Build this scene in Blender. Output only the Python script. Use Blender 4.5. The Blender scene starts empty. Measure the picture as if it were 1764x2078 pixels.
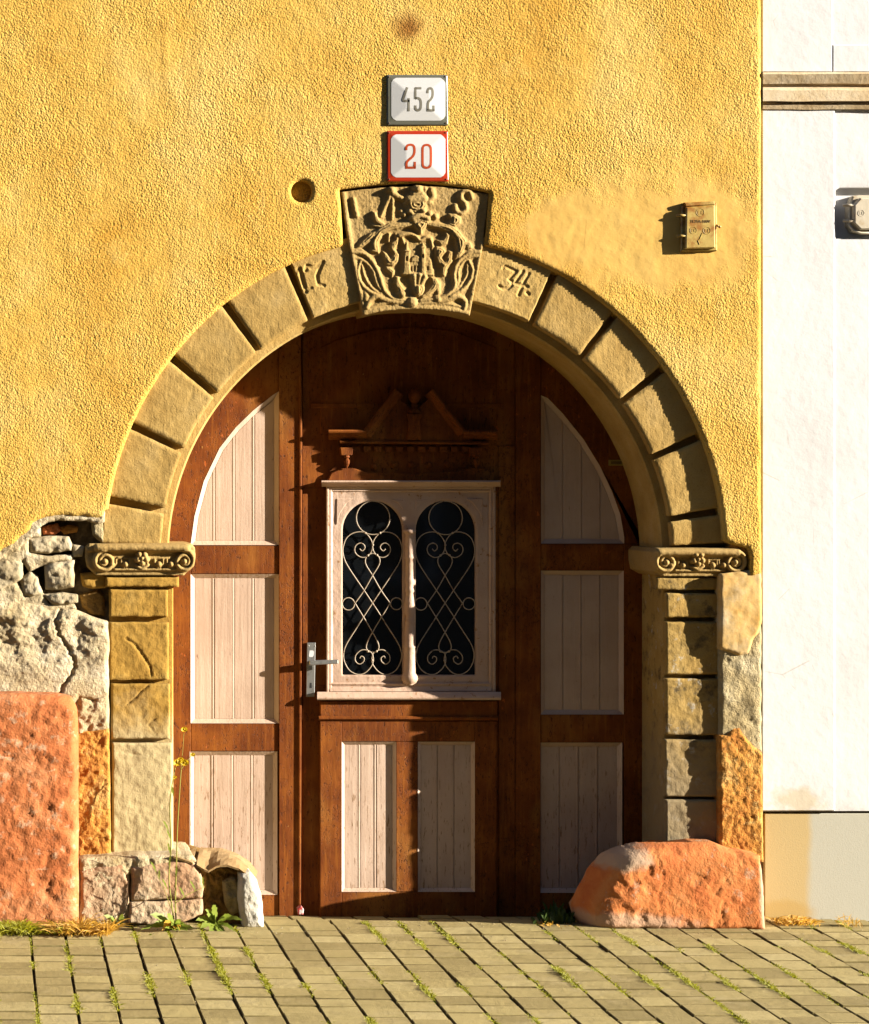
import bpy, math, random
import numpy as np
from mathutils import Vector
random.seed(7); rng = np.random.default_rng(7)
sc = bpy.context.scene
col = sc.collection

# ------------------------------------------------------------------ camera, light, exposure
PX = 480.0            # picture units per metre on the plaster plane (y = 0)
D = 9.4               # camera distance from the facade
CPX, CPY, GPY = -16.0, 1004.0, 1872.0
CX, CZ = CPX/PX, (GPY-CPY)/PX
cam_d = bpy.data.cameras.new('camera')
cam = bpy.data.objects.new('camera', cam_d); col.objects.link(cam)
cam.location = (CX, -D, CZ); cam.rotation_euler = (math.pi/2, 0, 0)
cam_d.sensor_fit = 'HORIZONTAL'; cam_d.sensor_width = 36.0
cam_d.lens = 36.0*D/(1764/PX)
cam_d.shift_x = (882-CPX)/1764.0; cam_d.shift_y = -(1039-CPY)/1764.0
cam_d.clip_start = 0.1; cam_d.clip_end = 2000
sc.camera = cam

SUN = Vector((3.14, -1.0, 0.86)).normalized()      # towards the sun
el = math.asin(SUN.z); rot = math.atan2(SUN.x, SUN.y)
w = bpy.data.worlds.new('World'); sc.world = w; w.use_nodes = True
wn = w.node_tree; bg = wn.nodes['Background']
sky = wn.nodes.new('ShaderNodeTexSky'); sky.sky_type = 'NISHITA'; sky.sun_disc = False
sky.sun_elevation = el; sky.sun_rotation = rot
sky.air_density = 0.55; sky.dust_density = 0.3; sky.ozone_density = 1.0
wn.links.new(sky.outputs[0], bg.inputs[0]); bg.inputs[1].default_value = 0.07
sl = bpy.data.lights.new('sun', 'SUN'); sl.energy = 5.0; sl.angle = math.radians(0.5); sl.color = (1.0, 0.91, 0.77)
so = bpy.data.objects.new('sun', sl); col.objects.link(so); so.location = (12, -6, 8)
so.rotation_euler = SUN.to_track_quat('Z', 'Y').to_euler()
sc.render.engine = 'CYCLES'
sc.cycles.max_bounces = 6; sc.cycles.diffuse_bounces = 4
vs = sc.view_settings; vs.view_transform = 'Standard'; vs.look = 'None'; vs.gamma = 1.0; vs.use_curve_mapping = False
vs.exposure = 2.19

# ------------------------------------------------------------------ geometry helpers
def W(px, py, y=0.0):
    s = (D+y)/D
    return (CX+(px-CPX)/PX*s, y, CZ-(py-CPY)/PX*s)
def Wxz(pts, y):
    a = np.asarray(pts, float); s = (D+y)/D
    return np.stack([CX+(a[:, 0]-CPX)/PX*s, CZ-(a[:, 1]-CPY)/PX*s], 1)
def inv(X, Z, y):
    s = (D+y)/D
    return CPX+(X-CX)*PX/s, CPY-(Z-CZ)*PX/s

ORG = {}
def build(name, V, F, mat, parent=None, smooth=False, origin=None):
    V = np.asarray(V, float).reshape(-1, 3)
    if parent is not None: o0 = ORG[parent.name]
    else: o0 = np.array(origin if origin is not None else (0, 0, 0), float)
    me = bpy.data.meshes.new(name)
    if isinstance(F, np.ndarray):
        n = F.shape[0]; k = F.shape[1]
        me.vertices.add(len(V)); me.vertices.foreach_set('co', (V-o0).ravel())
        me.loops.add(n*k); me.loops.foreach_set('vertex_index', F.ravel().astype(np.int32))
        me.polygons.add(n); me.polygons.foreach_set('loop_start', np.arange(0, n*k, k, dtype=np.int32))
        me.update(calc_edges=True)
    else:
        me.from_pydata([tuple(v) for v in (V-o0)], [], [tuple(int(i) for i in f) for f in F]); me.update()
    if smooth:
        me.polygons.foreach_set('use_smooth', np.ones(len(me.polygons), bool))
    if mat: me.materials.append(mat)
    o = bpy.data.objects.new(name, me); col.objects.link(o)
    if parent is not None: o.parent = parent
    else: o.location = o0
    ORG[o.name] = o0
    return o
def thing(name, label, cat, loc, group=None):
    e = bpy.data.objects.new(name, None); col.objects.link(e); e.location = loc
    e.empty_display_size = 0.1; ORG[e.name] = np.array(loc, float)
    tag(e, label, cat, group); return e
def tag(o, label=None, cat=None, group=None, kind=None):
    if label: o['label'] = label
    if cat: o['category'] = cat
    if group: o['group'] = group
    if kind: o['kind'] = kind
    return o

class MB:
    def __init__(s): s.v = []; s.f = []
    def add(s, V, F):
        n = len(s.v); s.v += [tuple(p) for p in V]; s.f += [tuple(i+n for i in f) for f in F]; return s
    def box(s, x0, x1, y0, y1, z0, z1):
        V = [(x0,y0,z0),(x1,y0,z0),(x1,y1,z0),(x0,y1,z0),(x0,y0,z1),(x1,y0,z1),(x1,y1,z1),(x0,y1,z1)]
        return s.add(V, [(0,3,2,1),(4,5,6,7),(0,1,5,4),(1,2,6,5),(2,3,7,6),(3,0,4,7)])
    def build(s, name, mat, parent=None, smooth=False, origin=None):
        return build(name, s.v, s.f, mat, parent, smooth, origin)

def inset(P, d):
    P = np.asarray(P, float); n = len(P)
    a = P-np.roll(P, 1, 0); b = np.roll(P, -1, 0)-P
    a /= np.linalg.norm(a, axis=1)[:, None]+1e-9; b /= np.linalg.norm(b, axis=1)[:, None]+1e-9
    na = np.stack([-a[:, 1], a[:, 0]], 1); nb = np.stack([-b[:, 1], b[:, 0]], 1)
    m = na+nb; m /= np.linalg.norm(m, axis=1)[:, None]+1e-9
    k = np.clip((m*na).sum(1), 0.35, 1)
    return P+m*(d/k)[:, None]
def ccw(P):
    P = np.asarray(P, float)
    a = np.sum(P[:, 0]*np.roll(P[:, 1], -1)-np.roll(P[:, 0], -1)*P[:, 1])
    return P if a > 0 else P[::-1]
def prism_geo(poly, y0, y1, bev=0.002, yref=None):
    P = ccw(Wxz(poly, y0 if yref is None else yref)); n = len(P)
    rings = []
    if bev > 0: rings.append((inset(P, bev), y0)); rings.append((P, y0+bev))
    else: rings.append((P, y0))
    rings.append((P, y1))
    V = []; F = [tuple(range(n))]
    for (R, y) in rings: V += [(p[0], y, p[1]) for p in R]
    for k in range(len(rings)-1):
        for i in range(n):
            j = (i+1) % n; F.append((k*n+j, k*n+i, (k+1)*n+i, (k+1)*n+j))
    m = (len(rings)-1)*n; F.append(tuple(range(m+n-1, m-1, -1)))
    return V, F
def prism(name, poly, y0, y1, mat, parent, bev=0.002, yref=None):
    V, F = prism_geo(poly, y0, y1, bev, yref); return build(name, V, F, mat, parent)
def rect(x0, y0, x1, y1): return [(x0, y1), (x1, y1), (x1, y0), (x0, y0)]
def bevel_loop(outer, d, y0, y1, yref):
    """sloped strip from an opening's edge (y0) down to its field (y1)"""
    P = ccw(Wxz(outer, yref)); Q = inset(P, d); n = len(P)
    V = [(p[0], y0, p[1]) for p in P]+[(p[0], y1, p[1]) for p in Q]
    return V, [(i, (i+1) % n, n+(i+1) % n, n+i) for i in range(n)]

def catmull(pts, k=6):
    P = np.asarray(pts, float)
    if len(P) < 3: return P
    Q = np.vstack([2*P[0]-P[1], P, 2*P[-1]-P[-2]]); out = []
    for i in range(1, len(Q)-2):
        for t in np.linspace(0, 1, k, endpoint=False):
            p0, p1, p2, p3 = Q[i-1:i+3]
            out.append(.5*((2*p1)+(p2-p0)*t+(2*p0-5*p1+4*p2-p3)*t*t+(3*p1-p0-3*p2+p3)*t**3))
    out.append(P[-1]); return np.array(out)
def tube_geo(P, r, seg=7, close=False):
    P = np.asarray(P, float); n = len(P)
    r = np.broadcast_to(np.asarray(r, float), (n,)) if np.ndim(r) == 0 else np.interp(np.linspace(0, 1, n), np.linspace(0, 1, len(r)), r)
    T = np.gradient(P, axis=0)
    if close: T = np.roll(P, -1, 0)-np.roll(P, 1, 0)
    T /= np.linalg.norm(T, axis=1)[:, None]+1e-9
    up = np.array([0., 1., 0.]); V = []; F = []
    for i in range(n):
        a = np.cross(T[i], up)
        if np.linalg.norm(a) < .2: a = np.cross(T[i], (1., 0, 0))
        a /= np.linalg.norm(a); b = np.cross(a, T[i])
        for k in range(seg):
            t = 2*math.pi*k/seg; V.append(P[i]+r[i]*(math.cos(t)*a+math.sin(t)*b))
    m = n if close else n-1
    for i in range(m):
        for k in range(seg):
            j = (i+1) % n; F.append((i*seg+k, i*seg+(k+1) % seg, j*seg+(k+1) % seg, j*seg+k))
    if not close: F += [tuple(range(seg-1, -1, -1)), tuple((n-1)*seg+k for k in range(seg))]
    return V, F
def lathe_geo(x, y, prof, seg=14):
    V = []; F = []
    for (z, r) in prof:
        for k in range(seg):
            t = 2*math.pi*k/seg; V.append((x+r*math.cos(t), y+r*math.sin(t), z))
    n = len(prof)
    for i in range(n-1):
        for k in range(seg):
            F.append((i*seg+k, i*seg+(k+1) % seg, (i+1)*seg+(k+1) % seg, (i+1)*seg+k))
    F += [tuple(range(seg)), tuple((n-1)*seg+k for k in range(seg))]
    return V, F
def ball_geo(c, rx, ry, rz, nu=10, nv=6):
    V = []; F = []
    for j in range(nv+1):
        ph = math.pi*j/nv
        for i in range(nu):
            t = 2*math.pi*i/nu
            V.append((c[0]+rx*math.sin(ph)*math.cos(t), c[1]+ry*math.sin(ph)*math.sin(t), c[2]+rz*math.cos(ph)))
    for j in range(nv):
        for i in range(nu):
            F.append((j*nu+i, (j+1)*nu+i, (j+1)*nu+(i+1) % nu, j*nu+(i+1) % nu))
    return V, F

# vectorised gradient noise
_perm = rng.permutation(256); _perm = np.concatenate([_perm, _perm, _perm])
_ga = rng.uniform(0, 2*np.pi, 256); _gx = np.cos(_ga); _gy = np.sin(_ga)
def pn(x, y, seed=0):
    x = np.asarray(x, float)+seed*17.31; y = np.asarray(y, float)+seed*7.77
    xi = np.floor(x).astype(int); yi = np.floor(y).astype(int); xf = x-xi; yf = y-yi
    u = xf*xf*xf*(xf*(xf*6-15)+10); v = yf*yf*yf*(yf*(yf*6-15)+10)
    def g(ix, iy, dx, dy):
        h = _perm[_perm[ix & 255]+(iy & 255)]; return _gx[h]*dx+_gy[h]*dy
    a = g(xi, yi, xf, yf); b = g(xi+1, yi, xf-1, yf); c = g(xi, yi+1, xf, yf-1); d = g(xi+1, yi+1, xf-1, yf-1)
    return 1.5*((a*(1-u)+b*u)*(1-v)+(c*(1-u)+d*u)*v)
def fbm(x, y, oct=4, seed=0, gain=.5):
    s = 0; a = 1.0; f = 1.0
    for k in range(oct): s = s+a*pn(x*f, y*f, seed+k*3); a *= gain; f *= 2.03
    return s

def sdist(loops, X, Z):
    best = np.full(X.shape, 1e9); nx = np.zeros_like(X); nz = np.zeros_like(X); ins = np.zeros(X.shape, bool)
    for P in loops:
        Q = np.roll(P, -1, 0)
        for (ax, az), (bx, bz) in zip(P, Q):
            dx, dz = bx-ax, bz-az; L = dx*dx+dz*dz+1e-12
            t = np.clip(((X-ax)*dx+(Z-az)*dz)/L, 0, 1); qx = ax+t*dx; qz = az+t*dz
            d = (X-qx)**2+(Z-qz)**2; m = d < best
            best[m] = d[m]; nx[m] = qx[m]; nz[m] = qz[m]
            if az != bz:
                c = ((az > Z) != (bz > Z)) & (X < dx*(Z-az)/(bz-az)+ax); ins ^= c
    s = np.sqrt(best); return np.where(ins, s, -s), nx, nz
def hf(name, loops, y0, yb, step, mat, parent, r=.006, amps=(), seed=0, extra=None, yfun=None, smooth=True, rpow=2.0, warp=None, shear=None):
    if not isinstance(loops[0][0], (tuple, list, np.ndarray)): loops = [loops]
    LL = [Wxz(l, y0) for l in loops]
    if warp:   # roughen the outline
        L2 = []
        for P in LL:
            Q = []
            for i in range(len(P)):
                a, b = P[i], P[(i+1) % len(P)]; k = max(1, int(np.linalg.norm(b-a)/warp[0]))
                for t in range(k): Q.append(a+(b-a)*t/k)
            Q = np.array(Q); f = 1/(warp[0]*3.0)
            Q = Q+warp[1]*np.stack([fbm(Q[:, 0]*f, Q[:, 1]*f, 3, seed+50), fbm(Q[:, 0]*f+9, Q[:, 1]*f-4, 3, seed+60)], 1)
            L2.append(Q)
        LL = L2
    allp = np.vstack(LL); x0, z0 = allp.min(0)-step; x1, z1 = allp.max(0)+step
    xs = np.arange(x0, x1+step, step); zs = np.arange(z0, z1+step, step)
    X, Z = np.meshgrid(xs, zs, indexing='ij')
    sd, qx, qz = sdist(LL, X, Z)
    keep = sd > -.5*step
    cell = keep[:-1, :-1] & keep[1:, :-1] & keep[1:, 1:] & keep[:-1, 1:]
    cnt = np.zeros(X.shape, int)
    cnt[:-1, :-1] += cell; cnt[1:, :-1] += cell; cnt[1:, 1:] += cell; cnt[:-1, 1:] += cell
    bnd = (cnt > 0) & (cnt < 4)
    X = np.where(bnd, qx, X); Z = np.where(bnd, qz, Z); sd = np.where(bnd, 0, sd)
    t = np.clip(1-sd/max(r, 1e-6), 0, 1)
    Y = np.full(X.shape, y0)+(r*(1-(1-t**rpow)**(1/rpow)) if r > 0 else 0)
    if yfun is not None: Y = Y+yfun(X, Z)
    for k, a in enumerate(amps):
        sc_, am = a[0], a[1]; ax = a[2] if len(a) > 2 else 1.0; az = a[3] if len(a) > 3 else 1.0
        Y = Y-am*fbm(X/sc_*ax, Z/sc_*az, 4, seed+k*11)
    if extra is not None:
        p, q = inv(X, Z, y0); Y = Y-extra(p, q)
    idx = -np.ones(X.shape, int); us = cnt > 0; n = int(us.sum()); idx[us] = np.arange(n)
    V = np.stack([X[us], Y[us], Z[us]], 1)
    ii, jj = np.nonzero(cell)
    F = np.stack([idx[ii, jj], idx[ii+1, jj], idx[ii+1, jj+1], idx[ii, jj+1]], 1)
    # skirt
    pad = np.zeros((cell.shape[0]+2, cell.shape[1]+2), bool); pad[1:-1, 1:-1] = cell
    E = []
    for (a, b, oi, oj) in (((0, 0), (1, 0), 0, -1), ((1, 0), (1, 1), 1, 0), ((1, 1), (0, 1), 0, 1), ((0, 1), (0, 0), -1, 0)):
        m = ~pad[ii+1+oi, jj+1+oj]
        E.append(np.stack([idx[ii[m]+a[0], jj[m]+a[1]], idx[ii[m]+b[0], jj[m]+b[1]]], 1))
    E = np.vstack(E); m = len(E)
    A = V[E[:, 0]]; B = V[E[:, 1]]; A2 = A.copy(); B2 = B.copy(); A2[:, 1] = yb; B2[:, 1] = yb
    S = np.vstack([B, A, A2, B2]); k = np.arange(m)+n
    FS = np.stack([k, k+m, k+2*m, k+3*m], 1)
    VV = np.vstack([V, S])
    if shear: VV = shear(VV)
    return build(name, VV, np.vstack([F, FS]), mat, parent, smooth)

def strokes_h(px, py, strokes):
    """carved relief height from tapered strokes: (points, radius or (r0, r1), height scale[, smooth])"""
    H = np.zeros_like(px)
    for st in strokes:
        pts = np.asarray(st[0], float); r = st[1]; hs = st[2]
        P = catmull(pts, 5) if len(pts) > 2 and len(st) < 4 else pts
        n = len(P); R = np.interp(np.linspace(0, 1, n), np.linspace(0, 1, 2 if np.ndim(r) else 1), np.atleast_1d(r)) if np.ndim(r) else np.full(n, r)
        if n == 1: P = np.vstack([P, P+.01]); R = np.array([R[0], R[0]]); n = 2
        x0, y0 = P.min(0)-R.max(); x1, y1 = P.max(0)+R.max()
        m = (px > x0) & (px < x1) & (py > y0) & (py < y1)
        if not m.any(): continue
        x = px[m]; y = py[m]; h = np.zeros(x.shape)
        for i in range(n-1):
            ax, ay = P[i]; bx, by = P[i+1]; dx, dy = bx-ax, by-ay; L = dx*dx+dy*dy+1e-9
            t = np.clip(((x-ax)*dx+(y-ay)*dy)/L, 0, 1)
            d = np.hypot(x-ax-t*dx, y-ay-t*dy); rr = R[i]+(R[i+1]-R[i])*t
            h = np.maximum(h, np.sqrt(np.clip(1-(d/rr)**2, 0, 1))*rr)
        H[m] = np.maximum(H[m], h*hs) if hs > 0 else np.minimum(H[m], h*hs)
    return H

# ------------------------------------------------------------------ materials
class Mt:
    def __init__(s, name):
        s.m = bpy.data.materials.new(name); s.m.use_nodes = True; s.t = s.m.node_tree
        s.b = s.t.nodes['Principled BSDF']; s.g = s.t.nodes.new('ShaderNodeNewGeometry'); s.pos = s.g.outputs['Position']
    def n(s, k): return s.t.nodes.new(k)
    def l(s, a, b): s.t.links.new(a, b)
    def sock(s, i, v):
        if hasattr(v, 'is_linked') or isinstance(v, bpy.types.NodeSocket): s.l(v, i)
        else: i.default_value = v
    def mapped(s, sx=1, sy=1, sz=1, off=None):
        m = s.n('ShaderNodeMapping'); s.l(s.pos, m.inputs[0]); m.inputs['Scale'].default_value = (sx, sy, sz)
        if off: m.inputs['Location'].default_value = off
        return m.outputs[0]
    def noise(s, scale, detail=4, rough=.55, vec=None, dist=0.0):
        k = s.n('ShaderNodeTexNoise'); s.l(vec if vec is not None else s.pos, k.inputs['Vector'])
        k.inputs['Scale'].default_value = scale; k.inputs['Detail'].default_value = detail
        k.inputs['Roughness'].default_value = rough; k.inputs['Distortion'].default_value = dist
        return k.outputs[0]
    def vor(s, scale, feat='F1', vec=None, rand=1.0):
        k = s.n('ShaderNodeTexVoronoi'); s.l(vec if vec is not None else s.pos, k.inputs['Vector']); k.feature = feat
        k.inputs['Scale'].default_value = scale; k.inputs['Randomness'].default_value = rand
        return k.outputs['Distance']
    def math(s, op, a, b=0.0, c=None):
        k = s.n('ShaderNodeMath'); k.operation = op; s.sock(k.inputs[0], a); s.sock(k.inputs[1], b)
        if c is not None: s.sock(k.inputs[2], c)
        return k.outputs[0]
    def step(s, f, a, b, lo=0.0, hi=1.0):
        k = s.n('ShaderNodeMapRange'); k.interpolation_type = 'SMOOTHSTEP'; s.sock(k.inputs[0], f)
        for i, v in enumerate((a, b, lo, hi)): k.inputs[i+1].default_value = v
        return k.outputs[0]
    def ramp(s, f, stops):
        k = s.n('ShaderNodeValToRGB'); s.sock(k.inputs[0], f); e = k.color_ramp.elements
        while len(e) < len(stops): e.new(.5)
        for i, (p, c) in enumerate(stops): e[i].position = p; e[i].color = (*c, 1)
        return k.outputs[0]
    def mix(s, f, a, b, mode='MIX'):
        k = s.n('ShaderNodeMix'); k.data_type = 'RGBA'; k.blend_type = mode
        s.sock(k.inputs[0], f)
        for i, v in ((6, a), (7, b)):
            if isinstance(v, tuple): k.inputs[i].default_value = (*v, 1)
            else: s.l(v, k.inputs[i])
        return k.outputs[2]
    def rnd(s):
        k = s.n('ShaderNodeObjectInfo'); return k.outputs['Random']
    def xyz(s):
        k = s.n('ShaderNodeSeparateXYZ'); s.l(s.pos, k.inputs[0]); return k.outputs
    def done(s, colr, rough=.85, height=None, metal=0.0, spec=.3, strength=1.0, alb=.58):
        # the ramps above are picked from a brightly exposed picture; alb brings them to real reflectances
        if isinstance(colr, tuple): colr = tuple(x*alb for x in colr)
        else: colr = s.mix(1.0, colr, (alb, alb, alb), 'MULTIPLY')
        if isinstance(colr, tuple): s.b.inputs['Base Color'].default_value = (*colr, 1)
        else: s.l(colr, s.b.inputs['Base Color'])
        s.sock(s.b.inputs['Roughness'], rough); s.b.inputs['Metallic'].default_value = metal
        s.b.inputs['Specular IOR Level'].default_value = spec
        if height is not None:
            k = s.n('ShaderNodeBump'); k.inputs['Strength'].default_value = strength; k.inputs['Distance'].default_value = 1.0
            s.l(height, k.inputs['Height']); s.l(k.outputs[0], s.b.inputs['Normal'])
        return s.m
    def blob(s, px, py, rx, rz, ns=6.0, na=.5, y=0.0, soft=.35):
        """irregular patch mask centred on a place of the facade"""
        X, Y, Z = W(px, py, y); o = s.xyz()
        a = s.math('MULTIPLY', s.math('SUBTRACT', o[0], X), 1/rx); b = s.math('MULTIPLY', s.math('SUBTRACT', o[2], Z), 1/rz)
        d = s.math('SQRT', s.math('ADD', s.math('MULTIPLY', a, a), s.math('MULTIPLY', b, b)))
        d = s.math('ADD', d, s.math('MULTIPLY', s.math('SUBTRACT', s.noise(ns, 5, .6), .5), na*2))
        return s.step(d, 1-soft, 1+soft, 1.0, 0.0)

def mat_stucco():
    s = Mt('yellow_stucco')
    big = s.noise(1.6, 4, .6); mid = s.noise(9, 4, .6)
    c = s.ramp(big, [(.30, (.66, .355, .055)), (.5, (.76, .470, .098)), (.70, (.81, .565, .180))])
    c = s.mix(s.step(mid, .5, .75, 0, .5), c, (.78, .55, .16))
    st = s.noise(3.0, 4, .6, s.mapped(4, 1, .5)); c = s.mix(s.step(st, .52, .75, 0, .35), c, (.56, .29, .045))
    st2 = s.noise(5.0, 5, .65, s.mapped(3, 1, .35, (4, 1, 2))); c = s.mix(s.step(st2, .58, .76, 0, .4), c, (.82, .60, .22))
    patch = s.math('MAXIMUM', s.blob(1340, 475, .44, .25, 7, .75, soft=.3), s.blob(1170, 470, .25, .16, 8, .75, soft=.3))
    c = s.mix(s.math('MULTIPLY', patch, .45), c, (.80, .52, .17))
    ck = s.math('MULTIPLY', s.step(s.vor(1.7, 'DISTANCE_TO_EDGE', s.mapped(1, 1, .8, (3, 1, 2))), .0, .004, 1, 0), s.step(s.noise(2.4, 4, .6, s.mapped(1, 1, 1, (6, 2, 9))), .58, .66)); c = s.mix(s.math('MULTIPLY', ck, .45), c, (.34, .18, .04))
    c = s.mix(s.step(s.noise(24, 5, .75), .66, .74, 0, .4), c, (.50, .27, .06))
    rust = s.blob(828, 55, .055, .05, 22, .5, soft=.8); c = s.mix(s.math('MULTIPLY', rust, .85), c, (.26, .085, .008))
    rough_m = s.math('SUBTRACT', 1.0, s.math('MULTIPLY', patch, .95))
    coarse = s.step(s.noise(2.6, 4, .6), .35, .68, .5, 1.25)
    h1 = s.math('ADD', s.math('MULTIPLY', s.vor(125, 'F1'), -.0034), s.math('MULTIPLY', s.noise(80, 4, .65), .0040))
    v = s.step(s.noise(135, 2, .5, s.mapped(1, 1, 1, (5, 2, 8))), .58, .66); h2 = s.math('MULTIPLY', v, -.0030)
    h3 = s.math('MULTIPLY', s.noise(50, 2, .5), .0020)
    g = s.math('MULTIPLY', s.math('MULTIPLY', s.math('ADD', s.math('ADD', h1, h2), h3), coarse), rough_m)
    lo = s.math('MULTIPLY', s.noise(9, 3, .5), .006)
    return s.done(c, .92, s.math('ADD', g, lo), spec=.1)
def mat_render(name, c1, c2, c3, amp=.006, sc_=40, streak=True, pale=None):
    s = Mt(name); a = s.noise(5, 5, .65); b = s.noise(22, 4, .6)
    c = s.ramp(a, [(.3, c1), (.5, c2), (.68, c3)])
    c = s.mix(s.step(s.noise(13, 5, .7, s.mapped(1, 1, 1, (2, 6, 3))), .52, .70, 0, .55), c, tuple(x*.72 for x in c1))
    if pale:
        c = s.mix(s.step(b, .56, .70, 0, .75), c, pale)
        c = s.mix(s.step(s.noise(8, 5, .75, s.mapped(.6, .6, 2.2, (1, 9, 4))), .60, .68, 0, .7), c, tuple(min(.8, x*1.12) for x in pale))
        c = s.mix(s.step(s.noise(60, 4, .7), .62, .70, 0, .6), c, tuple(x*.45 for x in c1))
    c = s.mix(s.step(s.noise(120, 3, .6), .55, .75, 0, .4), c, tuple(x*.6 for x in c1))
    h = s.math('ADD', s.math('MULTIPLY', s.noise(sc_, 4, .6), amp), s.math('MULTIPLY', s.noise(sc_*3.2, 3, .6), amp*.4))
    return s.done(c, .93, h, spec=.1)
def mat_sandstone(name, c1, c2, c3, grime=.0, base=None):
    s = Mt(name); r = s.rnd()
    a = s.noise(7, 5, .6); c = s.ramp(a, [(.3, c1), (.52, c2), (.72, c3)])
    c = s.mix(s.math('MULTIPLY', r, .4), c, tuple(x*.78 for x in c1))
    fine = s.noise(150, 3, .6); c = s.mix(s.step(fine, .5, .75, 0, .45), c, tuple(x*.5 for x in c1))
    tool = s.noise(34, 3, .6, s.mapped(2.2, 2.2, .35))
    c = s.mix(s.step(tool, .58, .76, 0, .14), c, tuple(x*.55 for x in c1))
    if grime:
        g = s.noise(11, 5, .7); c = s.mix(s.step(g, .5, .7, 0, grime), c, (.055, .045, .03))
        g2 = s.noise(16, 5, .7, s.mapped(1, 1, 1, (7, 3, 1))); c = s.mix(s.step(g2, .58, .68, 0, .8), c, (.50, .46, .38))
    if base: c = s.mix(s.math('MULTIPLY', s.step(s.math('ADD', s.xyz()[2], s.math('MULTIPLY', s.noise(6, 4, .6), .5)), base[0], base[1], 1, 0), .8), c, base[2])
    h = s.math('ADD', s.math('MULTIPLY', tool, .0012), s.math('ADD', s.math('MULTIPLY', fine, .0016), s.math('MULTIPLY', s.noise(28, 4, .6), .003)))
    return s.done(c, .9, h, spec=.12)
def mat_brown():
    s = Mt('brown_paint'); vert = s.mapped(1, 1, .22)
    c = s.ramp(s.noise(6, 5, .6), [(.3, (.14, .034, .006)), (.5, (.215, .058, .009)), (.7, (.31, .095, .013))])
    gr = s.noise(40, 5, .7, s.mapped(1.5, 1.5, .10)); c = s.mix(s.step(gr, .50, .70, 0, .5), c, (.40, .135, .018))
    c = s.mix(s.step(s.noise(2.6, 4, .6, s.mapped(1, 1, .5, (3, 7, 1))), .52, .70, 0, .55), c, (.46, .20, .04))
    c = s.mix(s.step(gr, .44, .30, 0, .5), c, (.09, .024, .004))
    area = s.step(s.noise(3.6, 4, .6), .40, .62)
    wv = s.n('ShaderNodeMix'); wv.data_type = 'VECTOR'; wv.inputs[0].default_value = .02
    nz = s.n('ShaderNodeTexNoise'); s.l(s.pos, nz.inputs['Vector']); nz.inputs['Scale'].default_value = 55; nz.inputs['Detail'].default_value = 4
    s.l(s.pos, wv.inputs[4]); s.l(nz.outputs['Color'], wv.inputs[5])
    k = s.n('ShaderNodeMapping'); s.l(wv.outputs[1], k.inputs[0]); k.inputs['Scale'].default_value = (1, 1, .5)
    cr = s.vor(120, 'DISTANCE_TO_EDGE', k.outputs[0])
    brk = s.step(s.noise(70, 3, .6, s.mapped(1, 1, .6, (2, 5, 1))), .48, .58)
    crack = s.math('MULTIPLY', s.math('MULTIPLY', s.step(cr, .02, .12, 1, 0), area), brk)
    fleck = s.math('MULTIPLY', s.step(s.noise(85, 3, .65, s.mapped(1.3, 1.3, .42, (1, 4, 6))), .595, .65), s.step(s.noise(5, 3, .5), .35, .6, .4, 1))
    dk = s.math('MAXIMUM', crack, fleck)
    c = s.mix(s.math('MULTIPLY', dk, .85), c, (.065, .018, .005))
    fl = s.math('MULTIPLY', s.step(s.noise(48, 4, .7, s.mapped(1, 1, .5)), .62, .68), s.step(s.noise(3.1, 3, .5), .45, .6))
    c = s.mix(fl, c, (.48, .115, .018))
    ch = s.step(s.noise(80, 3, .7, s.mapped(1, 1, .6, (9, 9, 9))), .71, .74); c = s.mix(s.math('MULTIPLY', ch, .8), c, (.52, .29, .09))
    h = s.math('ADD', s.math('MULTIPLY', dk, -.0012), s.math('MULTIPLY', s.noise(30, 4, .6, vert), .0018))
    h = s.math('ADD', h, s.math('MULTIPLY', fl, -.0008))
    return s.done(c, .65, h, spec=.10)
def mat_pink():
    s = Mt('pink_paint'); g = s.noise(20, 4, .6, s.mapped(2, 2, .12))
    c = s.ramp(s.noise(4, 4, .6), [(.3, (.57, .40, .295)), (.55, (.65, .475, .36)), (.75, (.69, .52, .405))])
    c = s.mix(s.step(g, .55, .75, 0, .3), c, (.47, .33, .235))
    c = s.mix(s.step(s.noise(3.2, 5, .65, s.mapped(1, 1, .6, (5, 3, 2))), .52, .72, 0, .45), c, (.50, .35, .25))
    c = s.mix(s.step(s.noise(38, 4, .7, s.mapped(1.6, 1.6, .35)), .69, .74, 0, .8), c, (.20, .11, .05))
    # the paint has worn more towards the bottom boards
    low = s.step(s.xyz()[2], 1.0, .3, .15, 1)
    c = s.mix(s.math('MULTIPLY', s.step(s.noise(60, 3, .7, s.mapped(2, 2, .3)), .585, .66), s.math('MULTIPLY', low, .8)), c, (.24, .13, .05))
    h = s.math('ADD', s.math('MULTIPLY', g, .002), s.math('MULTIPLY', s.noise(90, 3, .6), .0006))
    return s.done(c, .6, h, spec=.3)
def mat_worn_pink():
    s = Mt('worn_pink_paint'); g = s.noise(22, 4, .6, s.mapped(1, 1, .4))
    c = s.ramp(s.noise(7, 4, .6), [(.3, (.54, .355, .25)), (.55, (.62, .435, .32)), (.75, (.65, .475, .36))])
    c = s.mix(s.step(s.noise(30, 4, .7), .60, .68, 0, .85), c, (.36, .17, .05))
    c = s.mix(s.step(s.noise(55, 4, .7, s.mapped(1, 1, 2.2)), .66, .72, 0, .9), c, (.12, .06, .025))
    h = s.math('ADD', s.math('MULTIPLY', g, .003), s.math('MULTIPLY', s.noise(60, 3, .6), .0016))
    return s.done(c, .6, h, spec=.3)
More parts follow.
